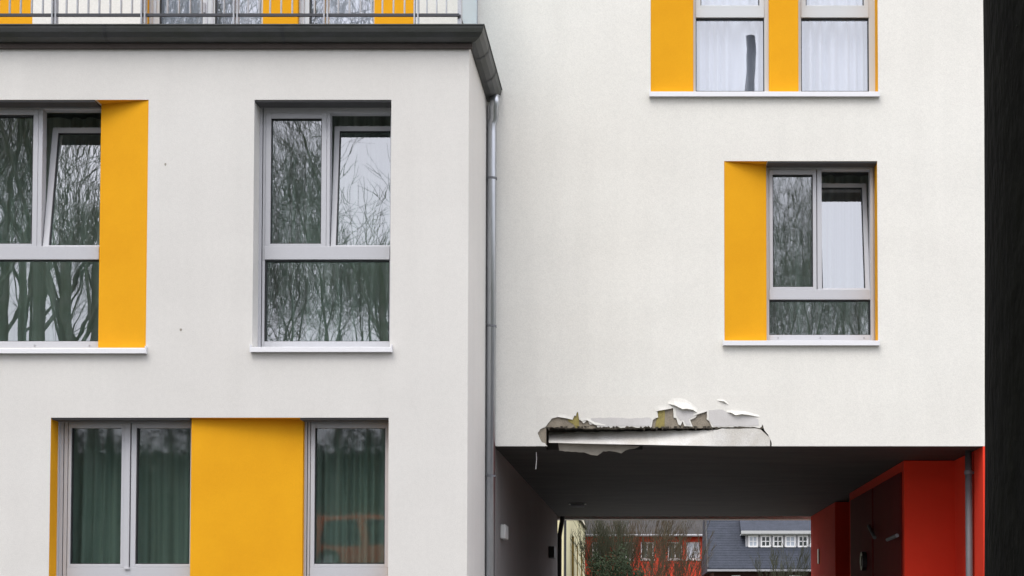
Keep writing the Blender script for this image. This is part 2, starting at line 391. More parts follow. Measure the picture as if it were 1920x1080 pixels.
mb = MB(); mb.tube([(c.x-.1, c.y, ZC-.03), (c.x+.1, c.y, ZC-.03)], .025, 10); mb.box(c.x-.13, c.x+.13, c.y-.05, c.y+.05, ZC-.012, ZC+.002); mb.build('ceiling_light', 'steel', B)
# dark downpipe at the rear mouth of the passage
a = at(1050, 968, 26.2)
mb = MB(); mb.tube([(XP+.07, 26.15, ZC+.6), (XP+.07, 26.15, ZC-.02), (XP+.045, 26.15, ZC-.16), (XP+.02, 26.15, ZC-.32), (XP+.01, 26.15, 0)], .04, 10); mb.build('downpipe', 'black_plastic', B, smooth=True)
# vertical downpipe on the red wall
c0 = at(1815, 856, 15.55)
mb = MB(); px_ = XR-.055
yp = px_ / (ray(1816.5, 950).x) * ray(1816.5, 950).y
mb.tube([(px_, yp, ZC-.001), (px_, yp, 0)], .036, 16); rp = mb.build('downpipe', 'zinc_dull', B, smooth=True)
zb = ZZ(886, 1815, yp)
mb = MB(); mb.tube([(px_, yp, zb+.02), (px_, yp, zb-.02)], .044, 16); mb.box(px_, XR, yp-.01, yp+.01, zb-.012, zb+.012); mb.build('bracket', 'zinc_dull', rp)

# ---- yellow splayed panels (wedges in the openings)
def splay(xa, xb, z0, z1, Yf, da, db, name='yellow_panel'):
    """panel from xa (depth da) to xb (depth db), going back to the frame"""
    mb = MB()
    pts = [(xa, Yf+da, z0), (xb, Yf+db, z0), (xb, Yf+REV+.04, z0), (xa, Yf+REV+.04, z0)]
    mb.prism(pts, (0, 0, z1-z0)); o_ = mb.build(name, 'yellow', B)
    mb = MB(); mb.box(xa, xb, Yf+.002, Yf+REV-.002, z1+.0002, z1+.0013); mb.build('top_reveal', 'yellow', o_); return o_
e = .0015
splay(w1[1]-e, XX(187, 420, Y1+.12), w1[2]+.003, w1[3]-e, Y1, .003, .12)
splay(XX(358, 930, Y1+.05), XX(567, 930, Y1+.12), w3[2]+.03, w3[3]-e, Y1, .045, .13)
splay(w4[0]+e, XX(1437, 470, Y2+.12), w4[2]+.003, w4[3]-e, Y2, .003, .12)
splay(w5[0]+e, XX(1300, 90, Y2+.12), w5[2]+.003, w5[3]-e, Y2, .003, .12)
splay(XX(1442, 90, Y2+.13), XX(1497, 90, Y2+.07), w5[2]+.003, w5[3]-e, Y2, .13, .07)
splay(w6[1]-e, XX(702, 20, Y2+.12), w6[2]+.03, w6[3]-e, Y2, .003, .12)
splay(XX(493, 20, Y2+.06), XX(558, 20, Y2+.13), w6[2]+.03, w6[3]-e, Y2, .06, .13)
splay(w7[1]-e, XX(-60, 20, Y2+.12), w7[2]+.03, w7[3]-e, Y2, .003, .12)

# ---- sills
def sill(x0, x1, zt, Yf, h=.048):
    mb = MB()
    mb.prism([(x0, Yf-.045, zt-.012), (x0, Yf+REV-.005, zt+.004), (x0, Yf+REV-.005, zt-.02), (x0, Yf-.005, zt-.022), (x0, Yf-.005, zt-h+.004), (x0, Yf-.045, zt-h)], (x1-x0, 0, 0))
    s_ = mb.build('window_sill', 'sill', B, bevel=.002)
    for xe in (x0, x1):
        mb = MB(); mb.box(xe-.004, xe+.004, Yf-.047, Yf-.0005, zt-h, zt+.012); mb.build('end_cap', 'sill', s_)
    return s_
def sill_px(xa, xb, ya, yb, Yf):
    za = ZZ(ya, (xa+xb)/2, Yf-.045); zb = ZZ(yb, (xa+xb)/2, Yf-.045)
    return sill(XX(xa, ya, Yf-.045), XX(xb, ya, Yf-.045), za+.012, Yf, za-zb+.012)
sill_px(-160, 272.5, 653.5, 662.5, Y1)
sill_px(469, 734, 650.5, 660, Y1)
sill_px(1356, 1649, 638.5, 647.5, Y2)
sill_px(1218, 1649, 171.5, 180.5, Y2)
sill(w3[0]-.03, w3[1]+.02, w3[2]+.03, Y1)

# ---- windows. bars given in photo pixels on the frame plane
def bar(mb, x0, y0, x1, y1, Yp, front=0.0, th=.07, m=0):
    a = rect(x0, y0, x1, y1, Yp); mb.box(a[0], a[1], Yp-front, Yp+th, a[2], a[3], m)
def pane(x0, y0, x1, y1, Yp, parent, g='glass', back=.03):
    """glass with its black gasket round it, set back from the frame face"""
    a = rect(x0, y0, x1, y1, Yp)
    mb = MB(); mb.box(a[0]-.012, a[1]+.012, Yp+back, Yp+back+.012, a[2]-.012, a[3]+.012)
    mb.build('glass_pane', g, parent)
    mb = MB(); t = .008
    mb.box(a[0]-.002, a[0]+t, Yp+.004, Yp+back-.001, a[2], a[3]); mb.box(a[1]-t, a[1]+.002, Yp+.004, Yp+back-.001, a[2], a[3])
    mb.box(a[0]+t, a[1]-t, Yp+.004, Yp+back-.001, a[3]-t, a[3]+.002); mb.box(a[0]+t, a[1]-t, Yp+.004, Yp+back-.001, a[2]-.002, a[2]+t*.5)
    mb.build('gasket', 'gasket', parent)
def frame_ring(mb, x0, x1, z0, z1, w, ya, yb, m=0, wt=None, wb=None):
    wt = wt or w; wb = wb or w
    mb.box(x0, x0+w, ya, yb, z0, z1, m); mb.box(x1-w, x1, ya, yb, z0, z1, m)
    mb.box(x0+w, x1-w, ya, yb, z1-wt, z1, m); mb.box(x0+w, x1-w, ya, yb, z0, z0+wb, m)
def tilted_sash(parent, x0, x1, z0, z1, Yp, ang, w=.05, g='glass', hinge='bottom'):
    """sash tilted inwards at the top about its bottom edge"""
    mb = MB(); frame_ring(mb, x0, x1, z0, z1, w, Yp-.0, Yp+.055, wb=.02)
    def rot(mb):
        ca, sa = math.cos(ang), math.sin(ang)
        mb.v = [(x, Yp + (y-Yp)*ca + (z-z0)*sa, z0 + (z-z0)*ca - (y-Yp)*sa) for x, y, z in mb.v]
    rot(mb); s_ = mb.build('tilted_sash', 'frame', parent, bevel=.003)
    s_['label'] = 'sash tilted open inwards at the top'
    mb = MB(); mb.box(x0+w-.01, x1-w+.01, Yp+.022, Yp+.034, z0+.02-.01, z1-w+.01); rot(mb)
    # glass is a sub-part of the window itself (thing > part > sub-part)
    mb.build('glass_pane', g, parent)
    mb = MB(); t = .009
    gx0, gx1, gz0, gz1 = x0+w, x1-w, z0+.02, z1-w
    mb.box(gx0, gx0+t, Yp+.004, Yp+.021, gz0, gz1); mb.box(gx1-t, gx1, Yp+.004, Yp+.021, gz0, gz1); mb.box(gx0+t, gx1-t, Yp+.004, Yp+.021, gz1-t, gz1)
    rot(mb); mb.build('gasket', 'gasket', parent)
YF1, YF2 = Y1+REV, Y2+REV
def head_strip(xa, xb, zt, Yf, W):  # thin dark grey strip along the underside of the window head
    mb = MB(); mb.box(xa, xb, Yf+.012, Yf+REV-.022, zt-.016, zt-.0015); mb.build('dark_head_strip', mat('dark_grey_head_strip', (.075, .075, .078), .7), W)

# W2: the window left of the wing's corner
mb = MB(); Yp = YF1
x0, x1 = w2[0]-.02, w2[1]+.03; z0, z1 = w2[2]-.02, w2[3]+.02
def zpx(y, px, Y=None): return ZZ(y, px, Y or Yp)
def xpx(x, y=420, Y=None): return XX(x, y, Y or Yp)
# outer frame with a stepped profile
mb.box(x0, xpx(490.5), Yp, Yp+.09, z0, z1)
mb.box(xpx(490.5), xpx(492), Yp+.02, Yp+.09, z0, z1, 1)
mb.box(xpx(492), xpx(497), Yp+.004, Yp+.09, z0, z1)
mb.box(xpx(731), x1, Yp, Yp+.09, z0, z1)
mb.box(xpx(497), xpx(731), Yp, Yp+.09, zpx(212, 610), z1)                 # head
mb.box(xpx(497), xpx(731), Yp, Yp+.09, z0, zpx(640, 610))                 # bottom
mb.box(xpx(497), xpx(731), Yp-.012, Yp+.09, zpx(487, 610), zpx(462, 610)) # transom
mb.box(xpx(612), xpx(618), Yp-.004, Yp+.09, zpx(462, 610), zpx(212, 610)) # mullion
W2 = mb.build('window', ['frame', 'gasket'], B, bevel=.003)
mb = MB(); frame_ring(mb, xpx(497.5), xpx(611.6), zpx(462, 560)+.001, zpx(212, 560)-.001, xpx(507)-xpx(497.5), Yp-.006, Yp+.05, wb=.022, wt=.05)
mb.build('sash', 'frame', W2, bevel=.003)
pane(507, 222, 603, 457, Yp, W2); pane(497, 488.5, 730, 640, Yp, W2, back=.035)
tilted_sash(W2, xpx(619.5), xpx(742), zpx(463, 670), zpx(224, 670), Yp+.01, R(7.2), w=.048)

head_strip(w2[0]+.002, w2[1]-.002, w2[3], Y1, W2)
# W1: cut by the left edge of the photo
mb = MB()
x0, x1 = w1[0]-.02, w1[1]; z0, z1 = w1[2]-.02, w1[3]+.02
mb.box(x0, xpx(-128), Yp, Yp+.09, z0, z1); mb.box(xpx(187), x1-.02, Yp+.045, Yp+.09, z0, z1)
mb.box(xpx(-128), xpx(187), Yp, Yp+.09, zpx(205, 100), z1)
mb.box(xpx(-128), xpx(187), Yp, Yp+.09, z0, zpx(640, 100))
mb.box(xpx(-128), xpx(187), Yp-.012, Yp+.09, zpx(487, 100), zpx(462, 100))
mb.box(xpx(70), xpx(78), Yp-.004, Yp+.09, zpx(462, 100), zpx(205, 100))
W1 = mb.build('window', ['frame'], B, bevel=.003)
mb = MB(); frame_ring(mb, xpx(-127.5), xpx(69.6), zpx(462, 30)+.001, zpx(205, 30)-.001, .045, Yp-.006, Yp+.05, wb=.022, wt=.05)
mb.build('sash', 'frame', W1, bevel=.003)
pane(-118, 217, 61, 457, Yp, W1); pane(-127, 487, 195, 640, Yp, W1, back=.035)
tilted_sash(W1, xpx(79.5), xpx(205), zpx(463, 120), zpx(222, 120), Yp+.01, R(9.5), w=.055)

head_strip(w1[0]+.002, XX(186, 200, Y1+.12), w1[3], Y1, W1)
# W3 left and right, ground floor
mb = MB(); Yp = YF1
x0, x1 = w3[0]-.02, xpx(372, 930); z0, z1 = w3[2]-.02, w3[3]+.02
X = lambda v: xpx(v, 930)
mb.box(x0, X(111), Yp-.02, Yp+.09, z0, z1); mb.box(X(111), X(117.5), Yp, Yp+.09, z0, z1); mb.box(X(117.5), X(119), Yp+.02, Yp+.09, z0, z1, 1)
mb.box(X(119), X(126), Yp+.002, Yp+.09, z0, z1); mb.box(X(126), X(127.5), Yp+.02, Yp+.09, z0, z1, 1)
mb.box(X(360), x1, Yp, Yp+.09, z0, z1)
mb.box(X(127.5), X(360), Yp, Yp+.09, zpx(793, 240), z1); mb.box(X(127.5), X(360), Yp-.01, Yp+.09, zpx(1092, 240), zpx(1064, 240))
mb.box(X(127.5), X(360), Yp, Yp+.09, z0, z0+.08)
mb.box(X(233), X(243.5), Yp-.012, Yp+.09, zpx(1064, 240), zpx(793, 240)); mb.box(X(243.5), X(245.5), Yp+.02, Yp+.09, zpx(1064, 240), zpx(793, 240), 1)
W3 = mb.build('window', ['frame', 'gasket'], B, bevel=.003)
mb = MB(); frame_ring(mb, X(127.6), X(232.8), zpx(1064, 180)+.001, zpx(793, 180)-.001, X(133)-X(127.5), Yp-.006, Yp+.05, wb=.03, wt=.045); mb.build('sash', 'frame', W3, bevel=.003)
mb = MB(); frame_ring(mb, X(245.7), X(366), zpx(1064, 300)+.001, zpx(793, 300)-.001, X(255)-X(245.5), Yp-.006, Yp+.05, wb=.03, wt=.045); mb.build('sash', 'frame', W3, bevel=.003)
pane(133.5, 800, 230, 1057, Yp, W3, 'glass_dark'); pane(256, 800, 358, 1057, Yp, W3, 'glass_dark'); pane(128, 1093, 360, 1230, Yp, W3, 'glass_dark', back=.035)
mb = MB(); mb.box(X(236), X(246), Yp-.026, Yp-.0125, zpx(1068, 240), zpx(1063.5, 240)); mb.build('hinge_cover', 'frame', W3, bevel=.003)
head_strip(w3[0]+.002, XX(358, 790, Y1+.05)-.002, w3[3], Y1, W3)
mb = MB(); x0, x1 = X(560), w3[1]+.02
mb.box(x0, X(575), Yp, Yp+.09, z0, z1); mb.box(X(575), X(576.5), Yp+.02, Yp+.09, z0, z1, 1); mb.box(X(576.5), X(581), Yp+.002, Yp+.09, z0, z1); mb.box(X(581), X(582.2), Yp+.02, Yp+.09, z0, z1, 1)
mb.box(X(728), x1, Yp, Yp+.09, z0, z1)
mb.box(X(582.2), X(728), Yp, Yp+.09, zpx(793, 650), z1); mb.box(X(582.2), X(728), Yp-.01, Yp+.09, zpx(1092, 650), zpx(1064, 650)); mb.box(X(582.2), X(728), Yp, Yp+.09, z0, z0+.08)
W3b = mb.build('window', ['frame', 'gasket'], B, bevel=.003)
mb = MB(); frame_ring(mb, X(582.4), X(729.5), zpx(1064, 650)+.001, zpx(793, 650)-.001, X(590)-X(582.4), Yp-.006, Yp+.05, wb=.03, wt=.045); mb.build('sash', 'frame', W3b, bevel=.003)
pane(590, 800, 722, 1056, Yp, W3b, 'glass_dark'); pane(583, 1093, 728, 1230, Yp, W3b, 'glass_dark', back=.035)

head_strip(XX(568, 790, Y1+.12), w3[1]-.002, w3[3], Y1, W3b)
# W4: lone window of the bridge
Yp = YF2; mb = MB(); X = lambda v: xpx(v, 470); z0, z1 = w4[2]-.02, w4[3]+.02
mb.box(X(1425), X(1442), Yp, Yp+.09, z0, z1); mb.box(X(1631.5), X(1637.2), Yp-.02, Yp+.09, z0, z1); mb.box(X(1637.4), X(1650), Yp+.0, Yp+.09, z0, z1)
mb.box(X(1442), X(1631.5), Yp, Yp+.09, zpx(318, 1540), z1); mb.box(X(1442), X(1631.5), Yp, Yp+.09, z0, zpx(628, 1540))
mb.box(X(1442), X(1631.5), Yp-.012, Yp+.09, zpx(562, 1540), zpx(543, 1540)); mb.box(X(1532.5), X(1541), Yp-.004, Yp+.09, zpx(543, 1540), zpx(318, 1540))
W4 = mb.build('window', ['frame', 'gasket'], B, bevel=.003)
mb = MB(); frame_ring(mb, X(1442.3), X(1531), zpx(543, 1490)+.001, zpx(318, 1490)-.001, X(1449)-X(1442.3), Yp-.006, Yp+.05, wb=.025, wt=.05); mb.build('sash', 'frame', W4, bevel=.003)
pane(1449, 328, 1524, 538, Yp, W4); pane(1442.5, 563, 1631, 628, Yp, W4, back=.035)
tilted_sash(W4, X(1533), X(1631.3), zpx(543, 1590), zpx(328, 1590), Yp+.012, R(10.5), w=.047, g='glass2')
for v in (1459, 1538, 1620): c = at(v, 633.5, Yp); mb = MB(); mb.tube([(c.x, c.y+.005, c.z), (c.x, c.y-.006, c.z)], .008, 10); mb.build('drain_cap', 'grey_trim', W4)
for v in (65, 168): c = at(v, 650, YF1); mb = MB(); mb.tube([(c.x, c.y+.005, c.z+.01), (c.x, c.y-.006, c.z+.01)], .008, 10); mb.build('drain_cap', 'grey_trim', W1)

head_strip(XX(1438, 310, Y2+.12), w4[1]-.002, w4[3], Y2, W4)
# W5 pair: top right, cut by the photo's upper edge
X = lambda v: xpx(v, 90); z0, z1 = w5[2]-.02, w5[3]+.02
def w5win(xa, xb, ga, gb, bright):
    mb = MB(); zt = z1-.06
    mb.box(X(xa), X(ga), Yp, Yp+.09, z0, z1); mb.box(X(gb), X(xb), Yp, Yp+.09, z0, z1)
    mb.box(X(ga), X(gb), Yp, Yp+.09, zt, z1); mb.box(X(ga), X(gb), Yp, Yp+.09, z0, zpx(171.5, 1430))
    mb.box(X(ga), X(gb), Yp-.01, Yp+.09, zpx(33.5, 1430), zpx(16, 1430))
    W = mb.build('window', ['frame_light', 'gasket'], B, bevel=.003)
    mb = MB(); frame_ring(mb, X(ga), X(gb), zpx(16, 1430)+.001, zt-.001, .05, Yp-.006, Yp+.05, wb=.03); mb.build('sash', 'frame_light', W, bevel=.003)
    a = rect(ga, 34.5, gb, 171, Yp)
    pane(ga, 34.5, gb, 171, Yp, W, 'glass2')
    mb = MB(); mb.box(X(ga)+.04, X(gb)-.04, Yp+.02, Yp+.032, zpx(16, 1430)+.02, zt-.04); mb.build('glass_pane', 'glass2', W)
    mb = MB(); mb.box(X(ga)+.05, X(ga)+.058, Yp+.003, Yp+.019, zpx(16, 1430)+.03, zt-.05); mb.box(X(gb)-.058, X(gb)-.05, Yp+.003, Yp+.019, zpx(16, 1430)+.03, zt-.05); mb.build('gasket', 'gasket', W)
    return W
w5win(1290, 1450, 1304.5, 1433, True); w5win(1490, 1652, 1502, 1629, True)

# W6/W7: penthouse windows and doors behind the railing
X = lambda v: xpx(v, 20); z0, z1 = w6[2], w6[3]
def tall_window(xa, xb, panes, Yp):
    mb = MB(); ed = [xa] + [v for p_ in panes for v in p_] + [xb]
    for a, b in zip(ed[0::2], ed[1::2]): mb.box(X(a), X(b), Yp, Yp+.09, z0, z1)
    for a, b in panes:
        mb.box(X(a), X(b), Yp, Yp+.09, z0, z0+.12); mb.box(X(a), X(b), Yp, Yp+.09, z1-.1, z1)
    W = mb.build('window', ['frame_light', 'gasket'], B, bevel=.003)
    for a, b in panes:
        mb = MB(); mb.box(X(a)-.012, X(b)+.012, Yp+.03, Yp+.042, z0+.11, z1-.09); mb.build('glass_pane', 'glass2', W)
        mb = MB(); mb.box(X(a)-.001, X(a)+.016, Yp+.004, Yp+.029, z0+.12, z1-.1); mb.box(X(b)-.004, X(b)+.001, Yp+.004, Yp+.029, z0+.12, z1-.1); mb.build('gasket', 'gasket', W)
    return W
W6 = tall_window(269, 500, [(299, 380), (403, 490)], YF2)
mb = MB()
for v in (281, 287): mb.box(X(v), X(v+1.6), YF2-.012, YF2-.0005, z0, z1)
for v in (386, 397): mb.box(X(v), X(v+3), YF2-.012, YF2-.0005, z0, z1)
mb.build('profile_rib', 'frame', W6)
mb = MB(); c = at(384, 16, YF2); mb.box(c.x-.012, c.x+.012, YF2-.03, YF2-.0005, c.z-.05, c.z+.05); mb.build('handle', 'grey_trim', W6)
W6b = tall_window(556, 704, [(580, 700)], YF2)
mb = MB()
for v in (562, 569): mb.box(X(v), X(v+2.2), YF2-.012, YF2-.0005, z0, z1)
mb.build('profile_rib', 'frame', W6b)
tall_window(-340, -58, [(-300, -190), (-170, -70)], YF2)

# ---- gutter of the wing, wrapping its corner
prof = [(o_, z_*.76) for o_, z_ in [(-.004, -.165), (.02, -.17), (.06, -.165), (.105, -.135), (.135, -.085), (.145, -.04), (.147, -.012), (.155, -.012), (.155, .0), (.135, .0), (.125, -.05), (.09, -.11), (.05, -.14), (-.004, -.14)]]
mb = MB(); n = len(prof); GX, GY = XW, Y1
def gpt(o, z, st):
    if st == 0: return (XL-.1, GY-o, ZG+z)
    if st == 1: return (GX+o, GY-o, ZG+z)
    return (GX+o, Y2-.012, ZG+z)
for o, z in prof:
    for st in range(3): mb.v.append(gpt(o, z, st))
for k in range(n):
    k2 = (k+1) % n
    for st in range(2):
        mb.f.append((k*3+st, k*3+st+1, k2*3+st+1, k2*3+st)); mb.m.append(0)
mb.f.append(tuple(k*3+2 for k in range(n))); mb.m.append(0)
G = mb.build('gutter', 'zinc_dark', B)
mb = MB()
endp = [(GX+o, z+ZG) for o, z in prof[:9]] + [(GX-.004, ZG)]
mb.prism([(x, Y2-.03, z) for x, z in endp], (0, .018, 0)); mb.build('end_cap', 'zinc_dark', G)
SJ = mat('gutter_solder', (.06, .062, .065), .5, .5)
for xs in (-8.1, -6.5, -4.9, -3.3):   # soldered joints
    mb = MB(); ring = [(xs, GY-o-.003*(1 if o > 0 else 0), ZG+z-.003) for o, z in prof[1:8]]
    for a, b in zip(ring, ring[1:]):
        mb.quad(a, b, (b[0]+.03, b[1], b[2]), (a[0]+.03, a[1], a[2]))
    mb.build('solder_joint', SJ, G, fix='weld')
for ys in (Y1+.35, Y1+.95):
    mb = MB(); ring = [(GX+o+.003, ys, ZG+z-.003) for o, z in prof[1:8]]
    for a, b in zip(ring, ring[1:]):
        mb.quad(a, b, (b[0], b[1]+.03, b[2]), (a[0], a[1]+.03, a[2]))
    mb.build('solder_joint', SJ, G, fix='weld')
mb = MB(); mb.box(XL, XW+.03, Y1-.03, Y1-.0005, ZG-.175, ZG-.128); mb.build('eaves_shade_strip', mat('eaves_shade_brown', (.07, .055, .048), .8, noise_amt=.2, noise_scale=4), G)  # added dark brown strip standing in for the shade below the gutter
mb = MB(); mb.box(XL-.05, XW+.134, Y1-.134, Y2-.02, ZG-.011, ZG-.007); mb.build('eaves_flashing', 'zinc_dark', G)

# ---- galvanised downpipe at the inner corner
dpx, dpy = XX(921.5, 500, Y2-.06), Y2-.06
top = Vector((GX+.09, Y2-.12, ZG-.10))
zk = ZZ(232, 921, dpy)
mb = MB()
path = [top, top+Vector((-.001, .005, -.07)), top+Vector((-.012, .012, -.12)), Vector((dpx+.02, dpy-.01, zk+.05)), Vector((dpx, dpy, zk-.01)), Vector((dpx, dpy, zk-.10)), Vector((dpx, dpy, 0.0))]
mb.tube(path, [.052, .05, .048, .046, .046, .046, .046], 24)
DP = mb.build('downpipe', 'zinc', B, smooth=True)
for py_ in (335, 612, 893):
    zb = ZZ(py_, 921, dpy)
    mb = MB(); mb.tube([(dpx, dpy, zb+.010), (dpx, dpy, zb-.010)], .053, 24); mb.box(dpx-.02, dpx+.02, dpy, Y2, zb-.008, zb+.008); mb.build('bracket', 'zinc_dull', DP)
cx_ = XW+.010
mb = MB(); mb.tube([(cx_, Y2-.03, ZG-.17), (cx_, Y2-.03, 0)], .009, 8); mb.build('conduit', 'conduit', B, smooth=True)

# ---- terrace railing
ry = Y1+.10
mb = MB(); zr = ZZ(28.5, 500, ry)
xc = XX(861, 25, ry)
mb.box(XL, xc, ry-.012, ry+.012, zr-.012, zr+.012); mb.box(xc-.012, xc+.012, ry+.012, ry+.75, zr-.012, zr+.012)
RL = mb.build('railing', 'steel_dark', B)
mb = MB(); mb.box(XL, xc, ry-.02, ry+.02, zr+.86, zr+.90); mb.box(xc-.02, xc+.02, ry+.02, ry+.75, zr+.86, zr+.90); mb.build('handrail', 'steel', RL, bevel=.004)
posts = [-400, -234, -66, 103, 270, 443, 612, 781]
for k, v in enumerate(posts):
    xv = XX(v, 10, ry)
    mb = MB()
    mb.box(xv-.023, xv-.009, ry-.03, ry+.03, ZWT+.015, zr+.86); mb.box(xv+.009, xv+.023, ry-.03, ry+.03, ZWT+.015, zr+.86); mb.build('post', 'steel', RL, bevel=.002)
    nx = posts[k+1] if k+1 < len(posts) else None
    step = (nx - v)/8.15 if nx else 18.3
    cnt = 7 if nx else 3
    for j in range(cnt):
        xb_ = XX(v + step*(j+1.07), 10, ry)
        mb = MB(); mb.box(xb_-.006, xb_+.006, ry-.010, ry+.010, zr+.0125, zr+.8595); mb.build('baluster', 'steel', RL)
mb = MB(); mb.box(xc-.018, xc+.018, ry+.02, ry+.055, ZWT+.015, zr+.86); mb.build('post', 'steel', RL)
# frosted side screen standing on the terrace edge
xs_ = XX(863, 20, ry+.1)
mb = MB(); mb.box(xs_-.005, xs_+.005, ry+.16, Y2-.05, ZWT+.08, zr+1.5); SC = mb.build('side_screen', 'frost', B)
mb = MB(); mb.box(xs_-.012, xs_+.012, Y2-.05, Y2-.02, ZWT+.015, zr+1.55); mb.build('screen_post', 'steel', SC); mb = MB(); mb.box(xs_-.012, xs_+.012, ry+.13, ry+.16, ZWT+.015, zr+1.55); mb.build('screen_post', 'steel', SC)

# ------------------------------------------------------------------ damaged render on the bridge
def jag(pts, amp, step):
    """break up straight runs into a ragged line (pixels)"""
    rnd = random.Random(3); out = []
    for (x0, y0), (x1, y1) in zip(pts, pts[1:]):
        L = math.hypot(x1-x0, y1-y0); k = max(1, int(L/step))
        for i in range(k):
            t = i/k; a = amp if i else amp*.2
            out.append((x0+(x1-x0)*t + rnd.uniform(-a, a)*.6, y0+(y1-y0)*t + rnd.uniform(-a, a)))
    out.append(pts[-1]); return out
lost_a = [(1027, 838), (1022, 831), (1016, 829), (1012, 822), (1008, 812), (1013, 805), (1022, 801), (1024, 799), (1028, 793), (1035, 784), (1045, 781), (1060, 783), (1074, 786),
        (1077, 779), (1080, 780), (1081, 774), (1083.5, 772), (1085, 781), (1086, 787), (1090, 789), (1094, 794), (1101, 787), (1106, 796), (1115, 796), (1117, 794), (1120, 801)]
lost_b = [(1120, 801), (1222, 800)]
lost_c = [(1222, 800), (1224, 788), (1229, 784), (1234, 783), (1232, 772), (1235, 769), (1248, 767), (1262, 763.5), (1263, 783), (1268, 784), (1272, 796), (1276, 798), (1280, 790),
        (1283, 799), (1299, 800), (1294, 787), (1305, 782), (1307, 776), (1326, 770), (1325, 786), (1330, 790), (1335, 801)]
lost_d = [(1335, 801), (1370, 801), (1395, 800), (1412, 800.5), (1424, 803), (1428, 800), (1430, 795.5), (1433, 806), (1440, 815), (1444, 823), (1447, 832), (1446.5, 838)]
outline = jag(lost_a, .7, 4)[:-1] + jag(lost_b, 2.0, 3)[:-1] + jag(lost_c, .7, 5)[:-1] + jag(lost_d, .8, 4)
zbot = ZC
def P2(px, py, Y=Y2):
    v = at(px, py, Y); return (v.x, Y, max(v.z, ZC))
poly = [(DX0, Y2, DZ1), (DX0, Y2, ZC)] + [P2(*p) for p in outline] + [(DX1, Y2, ZC), (DX1, Y2, DZ1)]
mb = MB(); mb.prism(poly, (0, .012, 0), 0, 1)
mb.build('cracked_render', ['white', 'broken_edge'], B)
# insulation layer 12 mm behind, its lower edge along the fracture
ins_low = jag([(1024, 801), (1120, 803), (1230, 802), (1340, 803), (1446, 804)], 1.0, 5)
poly = [(DX0, Y2+.013, DZ1), (DX0, Y2+.013, ZC), P2(1024, 838, Y2+.013), P2(1024, 801, Y2+.013)] + [P2(*p, Y2+.013) for p in ins_low] + [P2(1449, 838, Y2+.013), (DX1, Y2+.013, ZC), (DX1, Y2+.013, DZ1)]
mb = MB(); mb.prism(poly, (0, .11, 0), 0, 1); mb.build('exposed_insulation', ['insul', 'broken_edge'], B)
mb = MB()
for pts in ([(1235, 766), (1247, 765), (1246, 802), (1228, 802), (1230, 790), (1233, 782)], [(1076, 780), (1085, 770), (1086, 800), (1080, 803), (1076, 796), (1066, 790), (1064, 786)]):
    mb = MB(); mb.prism([P2(*p, Y2+.0095) for p in pts], (0, .003, 0)); mb.build('rotten_insulation', 'insul_y', B)
# cavity backing
mb = MB(); mb.box(DX0, DX1, Y2+.361, Y2+.42, ZC+.302, DZ1); mb.box(DX0, DX1, Y2+.124, Y2+.36, ZZ(799, 1230, Y2+.12), DZ1); mb.build('cavity_lining', 'cavity', B)
# the pushed-in lower strip of render
mb = MB(); N = 46; rnd = random.Random(5)
tops, bots = [], []
for k in range(N+1):
    t = k/N; px = 1029 + (1444-1029)*t
    dep = max(0.0, 1 - (px-1029)/(1345-1029)) ; dep_t = .27*dep**.8; dep_b = .035*dep**1.2
    if px > 1345: ty = 803.5 + rnd.uniform(-.5, .5); ty += max(0, (px-1424))*.9
    else: ty = 805.5 + rnd.uniform(-.8, .8)
    ty = min(ty, 834)
    by = 836.5 - 6.5*dep**1.3
    Yt, Yb = Y2+.004+dep_t, Y2+.002+dep_b
    pb = at(px, by, Yb); pb.z = max(pb.z, ZC + .035*dep)
    tops.append(at(px, ty + 5*dep**.6, Yt)); bots.append(pb)
for k in range(N):
    a, b, c, d = bots[k], bots[k+1], tops[k+1], tops[k]
    o_ = Vector((0, .012, 0))
    rows = 4
    for r_ in range(rows):
        f0, f1 = r_/rows, (r_+1)/rows
        mb.quad(a.lerp(d, f0), b.lerp(c, f0), b.lerp(c, f1), a.lerp(d, f1))
    mb.quad(a+o_, d+o_, c+o_, b+o_); mb.quad(a, a+o_, b+o_, b, 1); mb.quad(d, c, c+o_, d+o_, 1)
mb.build('dislodged_render_strip', [mat('dirty_white_render', (.74, .73, .70), .95, noise_amt=.3, noise_scale=5, color2=(.56, .53, .47), fine=.15, bump=.5, bump_scale=110, bdist=.004), 'broken_edge'], B, fix='weld')
# curled flaps of the finish coat: attach line on the wall, lip standing off
def flap(attach, lip, out, name='curled_flap'):
    mb = MB(); n = len(lip)
    for i in range(n-1):
        def pt(j, s):
            e_ = math.sin(math.pi*min(1, max(0, j/(n-1))))**.5
            a = at(*attach[j], Y2-.0015); l_ = at(*lip[j], Y2-.0015); p = a.lerp(l_, s); p.y = Y2-.0015 - out*e_*s**1.5; return p
        for s0, s1 in ((0, .35), (.35, .7), (.7, 1)):
            mb.quad(pt(i, s0), pt(i+1, s0), pt(i+1, s1), pt(i, s1))
            b = Vector((0, .0012, 0)); mb.quad(pt(i, s0)+b, pt(i, s1)+b, pt(i+1, s1)+b, pt(i+1, s0)+b)
        b = Vector((0, .0012, 0)); mb.quad(pt(i, 1), pt(i+1, 1), pt(i+1, 1)+b, pt(i, 1)+b, 1)
    mb.build(name, ['white', 'broken_edge'], B, smooth=True)
flap([(1252, 752), (1262, 747), (1274, 746), (1284, 748), (1296, 755), (1309, 766)], [(1252, 757), (1266, 761), (1280, 768), (1287, 767), (1299, 769), (1309, 775)], .035)
flap([(1362, 768), (1370, 768), (1380, 770), (1391, 770), (1403, 772), (1424, 778)], [(1362, 773), (1371, 774.5), (1379, 779), (1390, 777), (1402, 778), (1424, 782)], .03)
